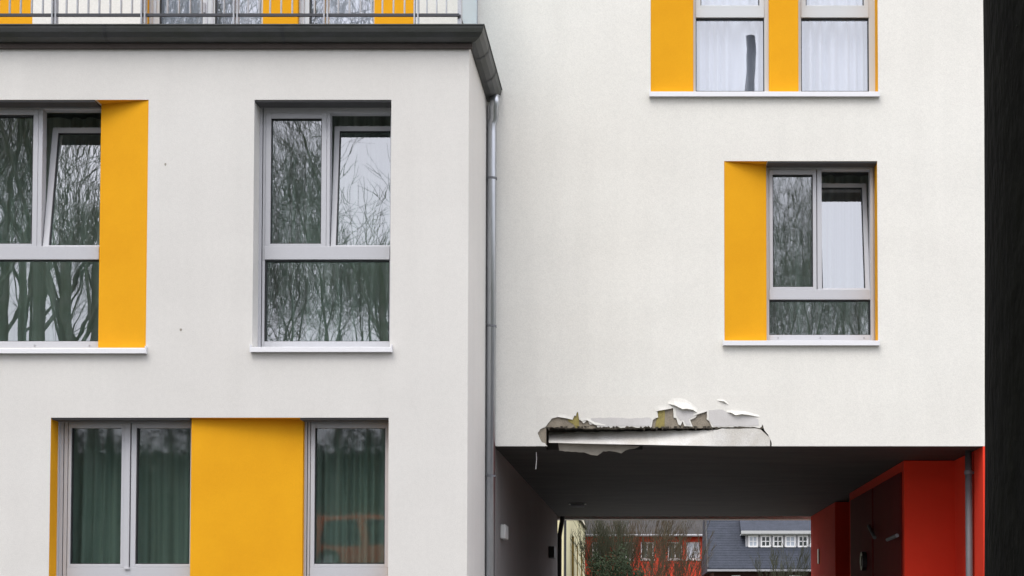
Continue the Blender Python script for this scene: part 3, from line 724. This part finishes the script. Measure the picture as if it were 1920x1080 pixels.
flap([(1345, 748), (1355, 748), (1366, 756)], [(1345, 751), (1357, 753), (1366, 759)], .02)
flap([(1034, 779), (1048, 775), (1062, 777), (1072, 781)], [(1033, 785), (1046, 782), (1060, 784), (1074, 787)], .007)
flap([(1223, 763), (1234, 760), (1249, 758), (1262, 756)], [(1230, 772), (1236, 770), (1249, 768), (1263, 765)], .009)
flap([(1296, 772), (1308, 768), (1326, 764)], [(1300, 780), (1308, 777), (1327, 771)], .008)
flap([(1088, 784), (1100, 783), (1116, 790), (1140, 792)], [(1090, 789), (1101, 788), (1116, 797), (1140, 798)], .006)
# damp, darker base coat where the finish has gone
mb = MB()
for pts in ([(1108, 784), (1150, 783), (1185, 784.5), (1219, 783), (1222, 787), (1219, 798.5), (1205, 799), (1160, 799), (1124, 799.5), (1108, 793)],
            [(1267, 768), (1280, 770), (1299, 771), (1302, 780), (1291, 786), (1295, 797), (1287, 798), (1281, 786), (1276, 789), (1268, 779)],
            [(1329, 769), (1355, 768), (1379, 782), (1398, 780), (1422, 786), (1423, 798), (1395, 798.5), (1360, 799), (1338, 799.5), (1329, 787)]):
    mb = MB(); mb.prism([P2(*p, Y2-.0022) for p in jag(pts, .8, 8)], (0, .0016, 0)); mb.build('damp_base_coat', 'base_coat', B)
# bare plaster on the soffit behind the break
mb = MB()
pts = jag([(1049, 838.5), (1049, 845), (1070, 847), (1095, 848), (1108, 853), (1120, 854), (1126, 850), (1131, 846), (1146, 846), (1158, 848), (1165, 850), (1173, 844.5), (1180, 842), (1200, 838.5)], .7, 5)
mb.prism([at(px, py, Y2+.10) for px, py in [(1046, 830), *pts[1:-1], (1200, 836)]], (0, .006, 0)); mb.build('hanging_plaster_flap', 'raw_plaster', B)
# the soffit paint runs out to the facade edge, except where it has broken away
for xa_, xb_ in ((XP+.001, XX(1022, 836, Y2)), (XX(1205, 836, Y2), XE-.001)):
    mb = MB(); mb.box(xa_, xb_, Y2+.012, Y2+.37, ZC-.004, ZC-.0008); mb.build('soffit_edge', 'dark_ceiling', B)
mb = MB(); rnd = random.Random(8)
for k in range(70):
    px = rnd.uniform(1026, 1340); L_ = rnd.uniform(1.5, 5.5)*(1 if rnd.random() < .8 else 1.6); w_ = rnd.uniform(.8, 3); yy = 801+rnd.uniform(-1, 1)
    mb.prism([at(px-w_, yy-1.5, Y2+.004), at(px+w_, yy-1.5, Y2+.004), at(px+w_*rnd.uniform(-.5, .8), yy+L_, Y2+.004+rnd.uniform(0, .02))], (0, .006, 0), 0)
mb.build('crumbling_fringe', 'broken_edge', B)['kind'] = 'stuff'
# hairline crack and dangling scrim thread
mb = MB(); a = at(1050, 820, Y2-.001)
mb.tube([at(1005.5, 848, Y2+.1), at(1006, 862, Y2+.1), at(1004.5, 880, Y2+.1)], .004, 5); mb.build('hanging_scrim_thread', 'base_coat', B)
# two small chips in the wing wall
for (px, py) in ((310, 308), (339, 618)):
    c = at(px, py, Y1); mb = MB()
    mb.prism([(c.x+math.cos(a)*.014*random.uniform(.6, 1.1), Y1-.0015, c.z+math.sin(a)*.016*random.uniform(.6, 1.1)) for a in [i*math.pi/4 for i in range(8)]], (0, .001, 0))
    mb.build('render_chip', 'raw_plaster', B)

# ------------------------------------------------------------------ curtains (each hangs by itself)
def curtain(x0, x1, z0, z1, Yc, m, label, group, seed, wavel=.17, amp=.058):
    rnd = random.Random(seed); mb = MB()
    n = int((x1-x0)/.012); ph = rnd.uniform(0, 6); prev = None; rows = 5
    cols = []
    for i in range(n+1):
        x = x0+(x1-x0)*i/n
        u = x + .05*math.sin(x*5.1+ph) + .03*math.sin(x*13+ph*2)
        w = math.sin(2*math.pi*u/wavel); w = math.copysign(abs(w)**.7, w)
        g = .35+.65*abs(math.sin(x*2.3+ph))
        col_ = [(x, Yc + amp*g*w*(.6+.4*(1-j/rows)) + .012*math.sin(x*3+j), z0+(z1-z0)*j/rows) for j in range(rows+1)]
        cols.append(col_)
    for a, b in zip(cols, cols[1:]):
        for j in range(rows): mb.quad(a[j], b[j], b[j+1], a[j+1])
    o = mb.build('curtain', m, None, smooth=True, fix='weld'); tag(o, label, 'curtain', group); return o
gC = 'curtains hanging behind the windows'
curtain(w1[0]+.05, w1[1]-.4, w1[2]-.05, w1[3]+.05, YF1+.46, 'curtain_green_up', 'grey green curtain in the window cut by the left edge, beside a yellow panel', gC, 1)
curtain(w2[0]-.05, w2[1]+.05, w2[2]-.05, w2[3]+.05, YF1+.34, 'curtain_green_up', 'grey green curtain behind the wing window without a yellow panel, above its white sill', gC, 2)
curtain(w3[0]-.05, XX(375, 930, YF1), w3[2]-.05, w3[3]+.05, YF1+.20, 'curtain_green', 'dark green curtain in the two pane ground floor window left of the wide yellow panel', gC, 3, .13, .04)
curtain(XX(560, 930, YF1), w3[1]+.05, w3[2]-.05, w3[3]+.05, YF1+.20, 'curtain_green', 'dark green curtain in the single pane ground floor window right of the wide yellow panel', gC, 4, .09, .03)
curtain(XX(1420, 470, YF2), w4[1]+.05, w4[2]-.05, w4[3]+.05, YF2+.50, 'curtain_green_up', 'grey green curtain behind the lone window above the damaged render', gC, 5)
curtain(XX(1285, 90, YF2), XX(1452, 90, YF2), w5[2]-.05, w5[3]+.05, YF2+.16, 'curtain_sheer', 'white sheer curtain in the top right window next to the wider yellow panel', gC, 6, .10)
curtain(XX(1485, 90, YF2), w5[1]+.05, w5[2]-.05, w5[3]+.05, YF2+.16, 'curtain_sheer', 'white sheer curtain in the rightmost top window by the thin yellow reveal', gC, 8, .12)
curtain(XX(290, 20, YF2), XX(502, 20, YF2), w6[2]-.02, w6[3]+.02, YF2+.16, 'curtain_sheer', 'white sheer curtain in the two pane terrace window left of the narrow yellow panel', gC, 9)
curtain(XX(555, 20, YF2), XX(710, 20, YF2), w6[2]-.02, w6[3]+.02, YF2+.16, 'curtain_sheer', 'white sheer curtain in the terrace window between the two yellow panels', gC, 10)

# ------------------------------------------------------------------ ground
def gz(x, y):
    if y > -2.5: return 0.0
    if y > -8: t = (-2.5-y)/5.5; return 2.5*(t*t*(3-2*t))
    if y > -12: return 2.5
    return 2.5 + min(8.5, (-12-y)*.22)
mb = MB()
xsg = [-400, -150, -60, -35, -20, -10, 0, 10, 20, 35, 60, 150, 400]
ysg = [-400, -150, -90, -60, -40, -25, -18, -12] + [-8+.6*i for i in range(10)] + [-2, 10, 30, 60, 100, 160, 400]
for a, b in zip(xsg, xsg[1:]):
    for c, d in zip(ysg, ysg[1:]):
        mb.quad((a, c, gz(a, c)), (b, c, gz(b, c)), (b, d, gz(b, d)), (a, d, gz(a, d)))
struct(mb.build('ground', 'grass_soil', None, smooth=True, fix='weld', origin=(0, 0, 0)))
mb = MB(); mb.box(-30, 30, 1.0, 12.2, -.02, .006); struct(mb.build('road', 'asphalt', None))
mb = MB(); mb.box(-30, 30, 12.2, Y1-.01, -.02, .12); struct(mb.build('pavement', mat('concrete_paving', (.24, .235, .225), .9, noise_amt=.15, noise_scale=1.5), None, bevel=.01))
mb = MB(); mb.box(XP+.01, XI-.01, Y1+.0, 60, -.02, .004); struct(mb.build('path', mat('pale_paving', (.24, .235, .22), .85, noise_amt=.2, noise_scale=2), None))
mb = MB(); mb.box(-40, 30, -12.3, -8.0, 2.4, 2.512); struct(mb.build('upper_road', 'asphalt', None))

# ------------------------------------------------------------------ near tree trunk at the right edge
ct = .0
Yt = 3.0; XT = XX(1842.5, 540, Yt); rt = .36
T = empty('tree', (XT+rt*1.007, Yt, 0))
tag(T, 'thick black wet tree trunk standing close at the right edge of the photo', 'tree')
mb = MB(); cx_ = XT+rt*1.0245+.006; nseg, nz = 96, 120
for j in range(nz+1):
    z = -.1 + 9.1*j/nz
    for i in range(nseg):
        a = 2*math.pi*i/nseg
        v = Vector((math.cos(a)*2.2, math.sin(a)*2.2, z*1.3)); v2 = Vector((math.cos(a)*9, math.sin(a)*9, z*2.4))
        dr = .010*noise.noise(v) + .010*noise.noise(v2)
        # the left flank of the stem is smooth
        k_ = max(0, -math.cos(a))**6
        dr *= 1 - .93*k_
        r_ = rt + dr + (.25*math.exp(-z*2.2) if z > -.2 else 0) * (1-.0*k_)
        if z > 8: r_ *= 1-.12*(z-8)
        mb.v.append((cx_+math.cos(a)*r_, Yt+math.sin(a)*r_, z))
for j in range(nz):
    for i in range(nseg):
        mb.f.append((j*nseg+i, j*nseg+(i+1) % nseg, (j+1)*nseg+(i+1) % nseg, (j+1)*nseg+i)); mb.m.append(0)
mb.build('trunk', 'bark_black', T, smooth=True)
mb = MB(); rnd = random.Random(11)
for k in range(60):
    z = rnd.uniform(1.5, 3.3); a = rnd.uniform(R(200), R(300)); s_ = rnd.uniform(.002, .006)
    c = Vector((cx_+math.cos(a)*(rt+.0), Yt+math.sin(a)*(rt+.0), z))
    u = Vector((-math.sin(a), math.cos(a), 0)); nn = Vector((math.cos(a), math.sin(a), 0))
    pts = [c + u*math.cos(t)*s_*rnd.uniform(.5, 1.2) + Vector((0, 0, 1))*math.sin(t)*s_*rnd.uniform(.5, 1.4) for t in [i*math.pi/3.5 for i in range(7)]]
    mb.prism(pts, nn*.0012)
mb.build('lichen', 'lichen', T)['kind'] = 'stuff'

# ------------------------------------------------------------------ bare tree generator
def grow(seed, height, r0, levels=5, spread=.55, trunk_frac=.4, kids=(3, 4), thin=.62, up=.25, n0=7, wob=.09, mintw=.004):
    rnd = random.Random(seed); tr = MB(); br = MB()
    def limb(p, d, L, r, lev):
        k = 5 if lev == 0 else (4 if lev < 3 else 3)
        pts = [p.copy()]; rad = [r]; dd = d.normalized(); re = r*(.62 if lev == 0 else .5)
        for i in range(k):
            dd = (dd + Vector((rnd.uniform(-1, 1), rnd.uniform(-1, 1), rnd.uniform(-.5, .9)))*wob*(1 if lev else .35) + Vector((0, 0, up*.12))).normalized()
            pts.append(pts[-1] + dd*L/k); rad.append(r+(re-r)*(i+1)/k)
        nn = n0 if lev == 0 else (5 if lev == 1 else 3)
        (tr if lev == 0 else br).tube(pts, rad, nn, cap=False)
        if lev >= levels: return
        nk = rnd.randint(*kids) + (2 if lev == 0 else 0)
        for c in range(nk):
            f = rnd.uniform(.55, 1) if lev == 0 else rnd.uniform(.3, 1)
            if c == 0: f = 1
            idx = f*k; i = min(int(idx), k-1); q = pts[i].lerp(pts[i+1], idx-i)
            ax = Vector((rnd.uniform(-1, 1), rnd.uniform(-1, 1), rnd.uniform(-1, 1)))
            ax = (ax - dd*ax.dot(dd)).normalized()
            sp = spread*rnd.uniform(.7, 1.35)*(.45 if c == 0 else 1)
            nd = (dd*math.cos(sp) + ax*math.sin(sp) + Vector((0, 0, up*.5))).normalized()
            limb(q, nd, L*thin*rnd.uniform(.75, 1.15)*(1 if lev else 1.0), max(mintw, re*rnd.uniform(.6, .85)*(1 if c == 0 else .75)), lev+1)
    limb(Vector((0, 0, -.1)), Vector((rnd.uniform(-.05, .05), rnd.uniform(-.05, .05), 1)), height*trunk_frac, r0, 0)
    return tr, br
protos = []
for i, (sd, fr) in enumerate(((21, .36), (34, .42), (47, .32))):
    tr, br = grow(sd, 15.0, .12, levels=6, trunk_frac=fr, kids=(3, 4), thin=.68, spread=.62, mintw=.0055, up=.2)
    protos.append((tr, br))
tree_meshes = []
for tr, br in protos:
    a = tr.build('trunk', 'bark', None, smooth=True, fix=False, origin=(0, 0, 0)); b = br.build('crown', 'bark', None, smooth=True, fix=False, origin=(0, 0, 0))
    tree_meshes.append((a.data, b.data, max(v[2] for v in br.v))); bpy.data.objects.remove(a); bpy.data.objects.remove(b)
TN = [0]
def plant(x, y, h, rot, kind, label, group):
    r = empty('bare_tree', (x, y, gz(x, y)-.05)); s_ = h/tree_meshes[kind][2]
    tag(r, label, 'tree', group); TN[0] += 1
    for nm, me in zip(('trunk', 'crown'), tree_meshes[kind][:2]):
        o = bpy.data.objects.new(nm, me); COL.objects.link(o); o.parent = r
    r.rotation_euler = (0, 0, rot); r.scale = (s_, s_, s_)
rnd = random.Random(77)
G_ = 'bare wood across the road, seen mirrored in the windows'
LB = 'tall bare woodland tree across the road, seen only as a reflection in the window panes'
spots = []                                              # (bearing x/y seen in the panes, y, bearing of the treetop)
for k in range(10): spots.append((-.36-.13*(k+rnd.uniform(.2, .8))/10, -rnd.uniform(13.5, 24), rnd.uniform(.60, .72)))
for k in range(7): spots.append((-.35-.18*(k+rnd.uniform(.2, .8))/7, -rnd.uniform(20, 34), rnd.uniform(.36, .48)))
for k in range(15): spots.append((-.33+.25*(k+rnd.uniform(.2, .8))/15, -rnd.uniform(14, 32), rnd.uniform(.335, .37)))
spots += [(-.170, -14, .56), (-.165, -19, .50)]
for k in range(10): spots.append((-.08+.12*(k+rnd.uniform(.2, .8))/10, -rnd.uniform(15, 30), rnd.uniform(.28, .33)))
for k in range(11): spots.append((.065+.12*(k+rnd.uniform(.2, .8))/11, -rnd.uniform(14, 32), rnd.uniform(.305, .34)))
for ang, y, e_ in spots:
    D_ = (27.5 if ang < 0 else 30.5) - y; x = ang*D_         # length of the mirrored sight line
    plant(x, y, CAMZ + e_*D_ - gz(x, y), rnd.uniform(0, 6.28), rnd.randrange(3), LB, G_)
# evergreen undergrowth of the wood (uncountable)
def leaf_cloud(mb, c, rad, n, size, rnd):
    for k in range(n):
        while True:
            v = Vector((rnd.uniform(-1, 1), rnd.uniform(-1, 1), rnd.uniform(-1, 1)))
            if .35 < v.length < 1: break
        f = 1 + .35*noise.noise(v*2.1 + c)
        p = c + Vector((v.x*rad[0], v.y*rad[1], v.z*rad[2]))*f
        u = Vector((rnd.uniform(-1, 1), rnd.uniform(-1, 1), rnd.uniform(-1, 1))).normalized(); w = u.orthogonal().normalized()
        s_ = size*rnd.uniform(.6, 1.3)
        mb.quad(p-u*s_, p+w*s_*.5, p+u*s_, p-w*s_*.5)
mb = MB(); rnd = random.Random(5)
for k in range(44):
    x = rnd.uniform(-42, 18); y = rnd.uniform(-36, -14.5)
    h = rnd.uniform(1.6, 3.0); leaf_cloud(mb, Vector((x, y, gz(x, y)+h*.45)), (2.2, 1.6, h*.75), 1000, .10, rnd)
o = mb.build('undergrowth', 'leaf', None, fix=False); tag(o, 'dark evergreen undergrowth below the bare wood across the road', 'shrubs', kind='stuff')

# lopped trunk mirrored in the top right window
yS = -5.5
xS = (1409-CX)/F*(YF2+YF2-yS); zS = CAMZ + (1154-57)/F*(YF2+YF2-yS)
mb = MB(); pts = []; rads = []
rnd = random.Random(9)
for j in range(40):
    z = gz(xS, yS)-.1 + (zS-gz(xS, yS)+.1)*j/39
    pts.append((xS+.02*math.sin(z*1.3), yS, z)); rads.append(.115 + .012*math.sin(z*5.1) + rnd.uniform(-.008, .008) + max(0, (8-z))*.012)
ST = empty('lopped_tree', (xS, yS, gz(xS, yS))); tag(ST, 'lopped bare trunk without a crown, mirrored dark in the top right window', 'tree')
mb.tube(pts, rads, 14); mb.build('trunk', 'bark_black', ST, smooth=True)
mb = MB(); mb.tube([(xS, yS, zS-2.2), (xS+.2, yS, zS-2.15)], [.06, .03], 8); mb.tube([(xS, yS, zS-4.2), (xS+.2, yS, zS-4.1)], [.06, .04], 8); mb.build('branch_stub', 'bark_black', ST)

# ------------------------------------------------------------------ orange car on the upper road (mirrored in a ground-floor pane)
def car(x, y, z):
    r = empty('parked_car', (x, y, z)); tag(r, 'orange car parked across the road, mirrored in the small ground floor pane', 'car')
    w = 1.7
    body = [(-2.0, .35), (-2.05, .75), (-1.95, .95), (-1.75, 1.42), (-1.6, 1.52), (-.2, 1.56), (.35, 1.46), (1.0, 1.0), (1.85, .86), (2.05, .65), (2.05, .35)]
    mb = MB(); mb.prism([(x+a, y-w/2, z+b) for a, b in body], (0, w, 0)); bd = mb.build('body', 'orange_paint', r, bevel=.05)
    for poly in ([(-1.5, .74), (-1.38, 1.36), (-1.2, 1.42), (-.62, 1.44), (-.5, .74)], [(-.34, .74), (-.42, 1.44), (.2, 1.38), (.86, .9), (.86, .74)]):
        mb = MB(); mb.prism([(x+a, y-w/2-.006, z+b) for a, b in poly], (0, w+.012, 0)); mb.build('side_window', 'car_glass', r)
    for xx in (-1.3, 1.3):
        for sgn in (-1, 1):
            mb = MB(); yy = y+sgn*(w/2-.08); mb.tube([(x+xx, yy-.11, z+.32), (x+xx, yy+.11, z+.32)], .32, 24); wh = mb.build('wheel', 'tyre', r, bevel=.02)
            mb = MB(); mb.tube([(x+xx, yy+sgn*.112, z+.32), (x+xx, yy+sgn*.118, z+.32)], .2, 18); mb.build('rim', 'rim', wh)
            if xx > 0: mb = MB(); mb.box(x+2.0, x+2.06, y+sgn*.6-.15, y+sgn*.6+.15, z+.62, z+.76); mb.build('headlight', 'lamp_white', r, bevel=.01)
    for sgn in (-1, 1):
        mb = MB(); mb.box(x-2.075, x-2.0, y+sgn*.62-.1, y+sgn*.62+.1, z+.7, z+.95); mb.build('tail_light', 'red', r, bevel=.01)
car(-6.3, -9.2, 2.515)

# ------------------------------------------------------------------ houses beyond the passage
# cream building
CB = empty('cream_building', (-5, 64, 0)); tag(CB, 'cream yellow rendered building with tall slit windows seen at the left of the passage', 'building')
xc_ = -3.0; ya_, yb_ = 54.4, 73.2; zc_ = 5.78
slits = []
def yx(px): return 3.0/(CX-px)*F
for (pa, pb, za, zb) in ((1072, 1076, zc_-.95, 1.0), (1081.5, 1083.5, zc_-1.15, 3.0), (1089.5, 1092, zc_-1.25, 1.0)):
    slits.append((yx(pa), yx(pb), min(za, zb), max(za, zb), 1))
mb = MB(); wall_holes(mb, ya_, yb_, 0, zc_, xc_, xc_-.3, slits, axis='y')
mb.box(-11, xc_-.3, ya_, ya_+.3, 0, zc_); mb.box(-11, xc_-.3, yb_-.3, yb_, 0, zc_); mb.box(-11, -10.7, ya_+.3, yb_-.3, 0, zc_)
mb.build('wall', ['cream', 'ochre'], CB, fix='weld')
for s_ in slits:
    mb = MB(); mb.box(xc_-.26, xc_-.2, s_[0]-.02, s_[1]+.02, s_[2]-.02, s_[3]+.02); mb.build('window', mat('brown_window', (.10, .075, .03), .4), CB)
mb = MB(); mb.prism([(xc_+.12, ya_-.3, zc_), (-7, ya_-.3, zc_+2.2), (-11.3, ya_-.3, zc_)], (0, yb_-ya_+.6, 0)); mb.build('roof', 'tile_grey', CB)
mb = MB(); mb.box(xc_+.01, xc_+.09, ya_-.02, ya_+.1, 0, zc_); mb.build('downpipe', 'black_plastic', CB)
# pale cream building further back
PB = empty('pale_cream_building', (-9, 88, 0)); tag(PB, 'pale cream building peeping out above the cream building roof edge', 'building')
xq = -(CX-1091)/F*84
mb = MB(); mb.box(-18, xq, 84, 88, 0, 9.5); mb.build('wall', 'cream_pale', PB)
mb = MB(); mb.prism([(xq+.2, 83.8, 9.5), (-9, 83.8, 12), (-18.2, 83.8, 9.5)], (0, 4.4, 0)); mb.build('roof', 'tile_grey', PB)
# red house
RH = empty('red_house', (0, 93, 0)); tag(RH, 'bright red house under a grey brown roof beyond the passage, half hidden by bare twigs', 'house')
YH = 90.0; zh = ZZ(1004, 1250, YH)
holes = []
for (a, b) in ((1110, 1128), (1160, 1188), (1201, 1226), (1252, 1279), (1287, 1313)):
    holes.append((XX(a, 1030, YH), XX(b, 1030, YH), ZZ(1049, 1250, YH), ZZ(1016, 1250, YH), 0))
mb = MB(); wall_holes(mb, -13, XX(1340, 1030, YH), 0, zh, YH, YH+.3, holes); mb.box(XX(1340, 1030, YH)-.3, XX(1340, 1030, YH), YH+.3, YH+9, 0, zh); mb.box(-13, -12.7, YH+.3, YH+9, 0, zh); mb.box(-13, XX(1340, 1030, YH), YH+9, YH+9.3, 0, zh)
mb.build('wall', 'house_red', RH, fix='weld')
for k, h in enumerate(holes):
    mb = MB(); frame_ring(mb, h[0]+.005, h[1]-.005, h[2]+.005, h[3]-.005, .075, YH+.08, YH+.14); mb.box((h[0]+h[1])/2-.03, (h[0]+h[1])/2+.03, YH+.08, YH+.14, h[2]+.08, h[3]-.08); mb.box(h[0]-.04, h[1]+.04, YH-.05, YH-.002, h[2]-.06, h[2])
    W = mb.build('window', 'white_paint', RH)
    mb = MB(); mb.box(h[0]+.07, h[1]-.07, YH+.10, YH+.12, h[2]+.07, h[3]-.07)
    mb.build('pane', mat('net_curtained_pane', (.62, .65, .72), .2) if k == 4 else mat('dull_green_pane', (.10, .12, .10), .15), W)
xe_ = XX(1340, 1030, YH)+.3
mb = MB(); mb.prism([(-13.3, YH-.4, zh-.05), (-13.3, YH+4.65, zh+4.3), (-13.3, YH+9.7, zh-.05)], (xe_+13.3, 0, 0)); mb.build('roof', 'tile_grey', RH)
mb = MB(); mb.tube([(-13.3, YH-.45, zh-.02), (xe_, YH-.45, zh-.02)], .07, 8); mb.build('gutter', 'grey_trim', RH)
# slate-roofed house
SH = empty('slate_roofed_house', (9, 80, 0)); tag(SH, 'house with a blue grey slate roof and a long white windowed dormer beyond the passage', 'house')
YS = 75.0; xl = XX(1328, 1020, YS); xr = 16.0; ze = ZZ(1066, 1420, YS)
mb = MB()
nrows = 40
for k in range(nrows):           # courses of slate, each overlapping the one below
    y0_, y1_ = YS+5.2*k/nrows, YS+5.2*(k+1)/nrows; z0_, z1_ = ze+5.2*k/nrows, ze+5.2*(k+1)/nrows
    mb.box(xl, xr, y0_, y1_, z0_-.12, z0_+.02+.0)
    mb.quad((xl, y0_, z0_+.028), (xr, y0_, z0_+.028), (xr, y1_, z1_+.021), (xl, y1_, z1_+.021))
mb.prism([(xl+.01, YS+.01, ze-.13), (xl+.01, YS+5.2, ze+5.05), (xl+.01, YS+10.4, ze-.13)], (xr-xl-.02, 0, 0)); mb.build('roof', 'slate', SH)
mb = MB(); mb.box(xl+.3, xr-.3, YS+.5, YS+.8, 0, ze-.1); mb.box(xl+.3, xr-.3, YS+9.6, YS+9.9, 0, ze-.1); mb.box(xl+.3, xl+.6, YS+.8, YS+9.6, 0, ze-.1); mb.box(xr-.6, xr-.3, YS+.8, YS+9.6, 0, ze-.1); mb.build('wall', 'house_dark', SH)
mb = MB(); mb.box(xl-.05, xr+.05, YS-.12, YS, ze-.14, ze-.04); mb.build('gutter', 'grey_trim', SH)
mb = MB(); mb.prism([(xl-.06, YS-.05, ze-.1), (xl-.06, YS+5.2, ze+5.12), (xl-.06, YS+5.2, ze+5.3), (xl-.06, YS-.05, ze+.08)], (.07, 0, 0)); mb.build('verge_board', 'black_plastic', SH)
for (a, b) in ((1372, 1388), (1480, 1503)):
    mb = MB(); mb.box(XX(a, 1076, YS+.45), XX(b, 1076, YS+.45), YS+.44, YS+.498, ze-1.5, ze-.32); W = mb.build('window', 'white_paint', SH)
    mb = MB(); mb.box(XX(a, 1076, YS+.45)+.08, XX(b, 1076, YS+.45)-.08, YS+.43, YS+.439, ze-1.42, ze-.42); mb.build('pane', 'car_glass', W)
YD = 76.1; zf0, zf1 = ZZ(1003, 1450, YD-.3), ZZ(995, 1450, YD-.3)
xd = XX(1398, 1010, YD); xd2 = 12.0
zw0, zw1 = ZZ(1026, 1450, YD), ZZ(1004, 1450, YD)
mb = MB(); mb.box(xd, xd2, YD+.02, YD+2.2, zw0-.3, zf0+.02); D = mb.build('dormer', 'grey_trim', SH)
mb = MB(); mb.box(XX(1389, 1000, YD), xd2+.3, YD-.32, YD-.2, zf0+.06, zf1); mb.box(XX(1389, 1000, YD), xd2+.3, YD-.2, YD+.6, zf0, zf0+.06); mb.build('fascia', mat('pale_grey_fascia', (.42, .43, .43), .6), D)
mb = MB(); mb.prism([(XX(1389, 1000, YD), YD-.3, zf1+.001), (XX(1389, 1000, YD), YD+2.4, zf1+1.25), (XX(1389, 1000, YD), YD+2.4, zf1-.2), (XX(1389, 1000, YD), YD-.2, zf1-.06)], (xd2+.3-XX(1389, 1000, YD), 0, 0)); mb.build('dormer_roof', 'slate', D)
for a, b in ((1403, 1421), (1426, 1445), (1449, 1468), (1472, 1492), (1496, 1515), (1519, 1538), (1542, 1561)):
    X0_, X1_ = XX(a, 1010, YD), XX(b, 1010, YD)
    mb = MB(); frame_ring(mb, X0_, X1_, zw0, zw1, .075, YD-.05, YD+.018); mb.box((X0_+X1_)/2-.025, (X0_+X1_)/2+.025, YD-.045, YD+.018, zw0+.07, zw1-.07); mb.box(X0_+.07, X1_-.07, YD-.04, YD+.018, (zw0+zw1)/2-.02, (zw0+zw1)/2+.02)
    W = mb.build('dormer_window', 'white_paint', SH)
    mb = MB(); mb.box(X0_+.07, X1_-.07, YD-.02, YD+.019, zw0+.07, zw1-.07); mb.build('pane', 'car_glass' if a not in (1472, 1403) else mat('pale_blind_pane', (.42, .46, .52), .3), W)

# ------------------------------------------------------------------ courtyard shrubs and trees
def bush(x, y, h, seed, m, label, spread=.5, stems=7, group=None, lv=4, lean=0):
    r = empty('bare_shrub', (x, y, 0)); tag(r, label, 'shrub', group); rr = random.Random(seed)
    st = MB(); tw = MB()
    for k in range(stems):
        a = rr.uniform(0, 6.28)
        t_, b_ = grow(seed*31+k, h, .05, levels=lv, trunk_frac=.45, kids=(3, 4), thin=.62, spread=.42, up=.45, n0=5, mintw=.008, wob=.12)
        lean_ = Vector((math.cos(a)*spread*rr.uniform(.3, 1)+lean, math.sin(a)*spread*rr.uniform(.3, 1), 0))
        for src, dst in ((t_, st), (b_, tw)):
            i0 = len(dst.v)
            dst.v += [(x+vx+lean_.x*vz*.6+math.cos(a)*.15, y+vy+lean_.y*vz*.6+math.sin(a)*.15, vz) for vx, vy, vz in src.v]
            dst.f += [tuple(i0+q for q in f_) for f_ in src.f]; dst.m += src.m
    st.build('stem', m, r, fix=False); tw.build('twigs', m, r, fix=False)
bush(-1.75, 60, 5.6, 1, 'twig_olive', 'olive brown bare shrub left of the others, close to the cream building', .16, 9)
bush(-.4, 62, 6.2, 2, 'twig_red', 'tall reddish brown bare shrub in front of the red house', .3, 9)
bush(1.0, 58, 5.2, 3, 'twig_red', 'reddish bare shrub in front of the white framed windows of the red house', .35, 5)
bush(5.1, 62, 4.6, 4, 'twig_olive', 'small olive bare shrub in front of the slate roofed house', .4, 3)
rr = random.Random(4)
EV = empty('evergreen_shrub', (-1.3, 56, 0)); tag(EV, 'dark green leafy evergreen shrub at the foot of the red house', 'shrub')
mb = MB()
for c, rad in (((-1.75, 56, 2.2), (.6, .7, 1.7)), ((-1.0, 56.3, 2.3), (.6, .7, 1.8)), ((-.3, 56, 1.9), (.5, .6, 1.5))):
    leaf_cloud(mb, Vector(c), rad, 4500, .05, rr)
mb.build('leaves', 'leaf', EV, fix=False)
mb = MB()
for k in range(6): mb.tube([(-1.1+rr.uniform(-.4, .4), 56, 0), (-1.1+rr.uniform(-.6, .6), 56+rr.uniform(-.3, .3), 2.8)], [.05, .02], 6)
mb.build('stem', 'bark', EV)
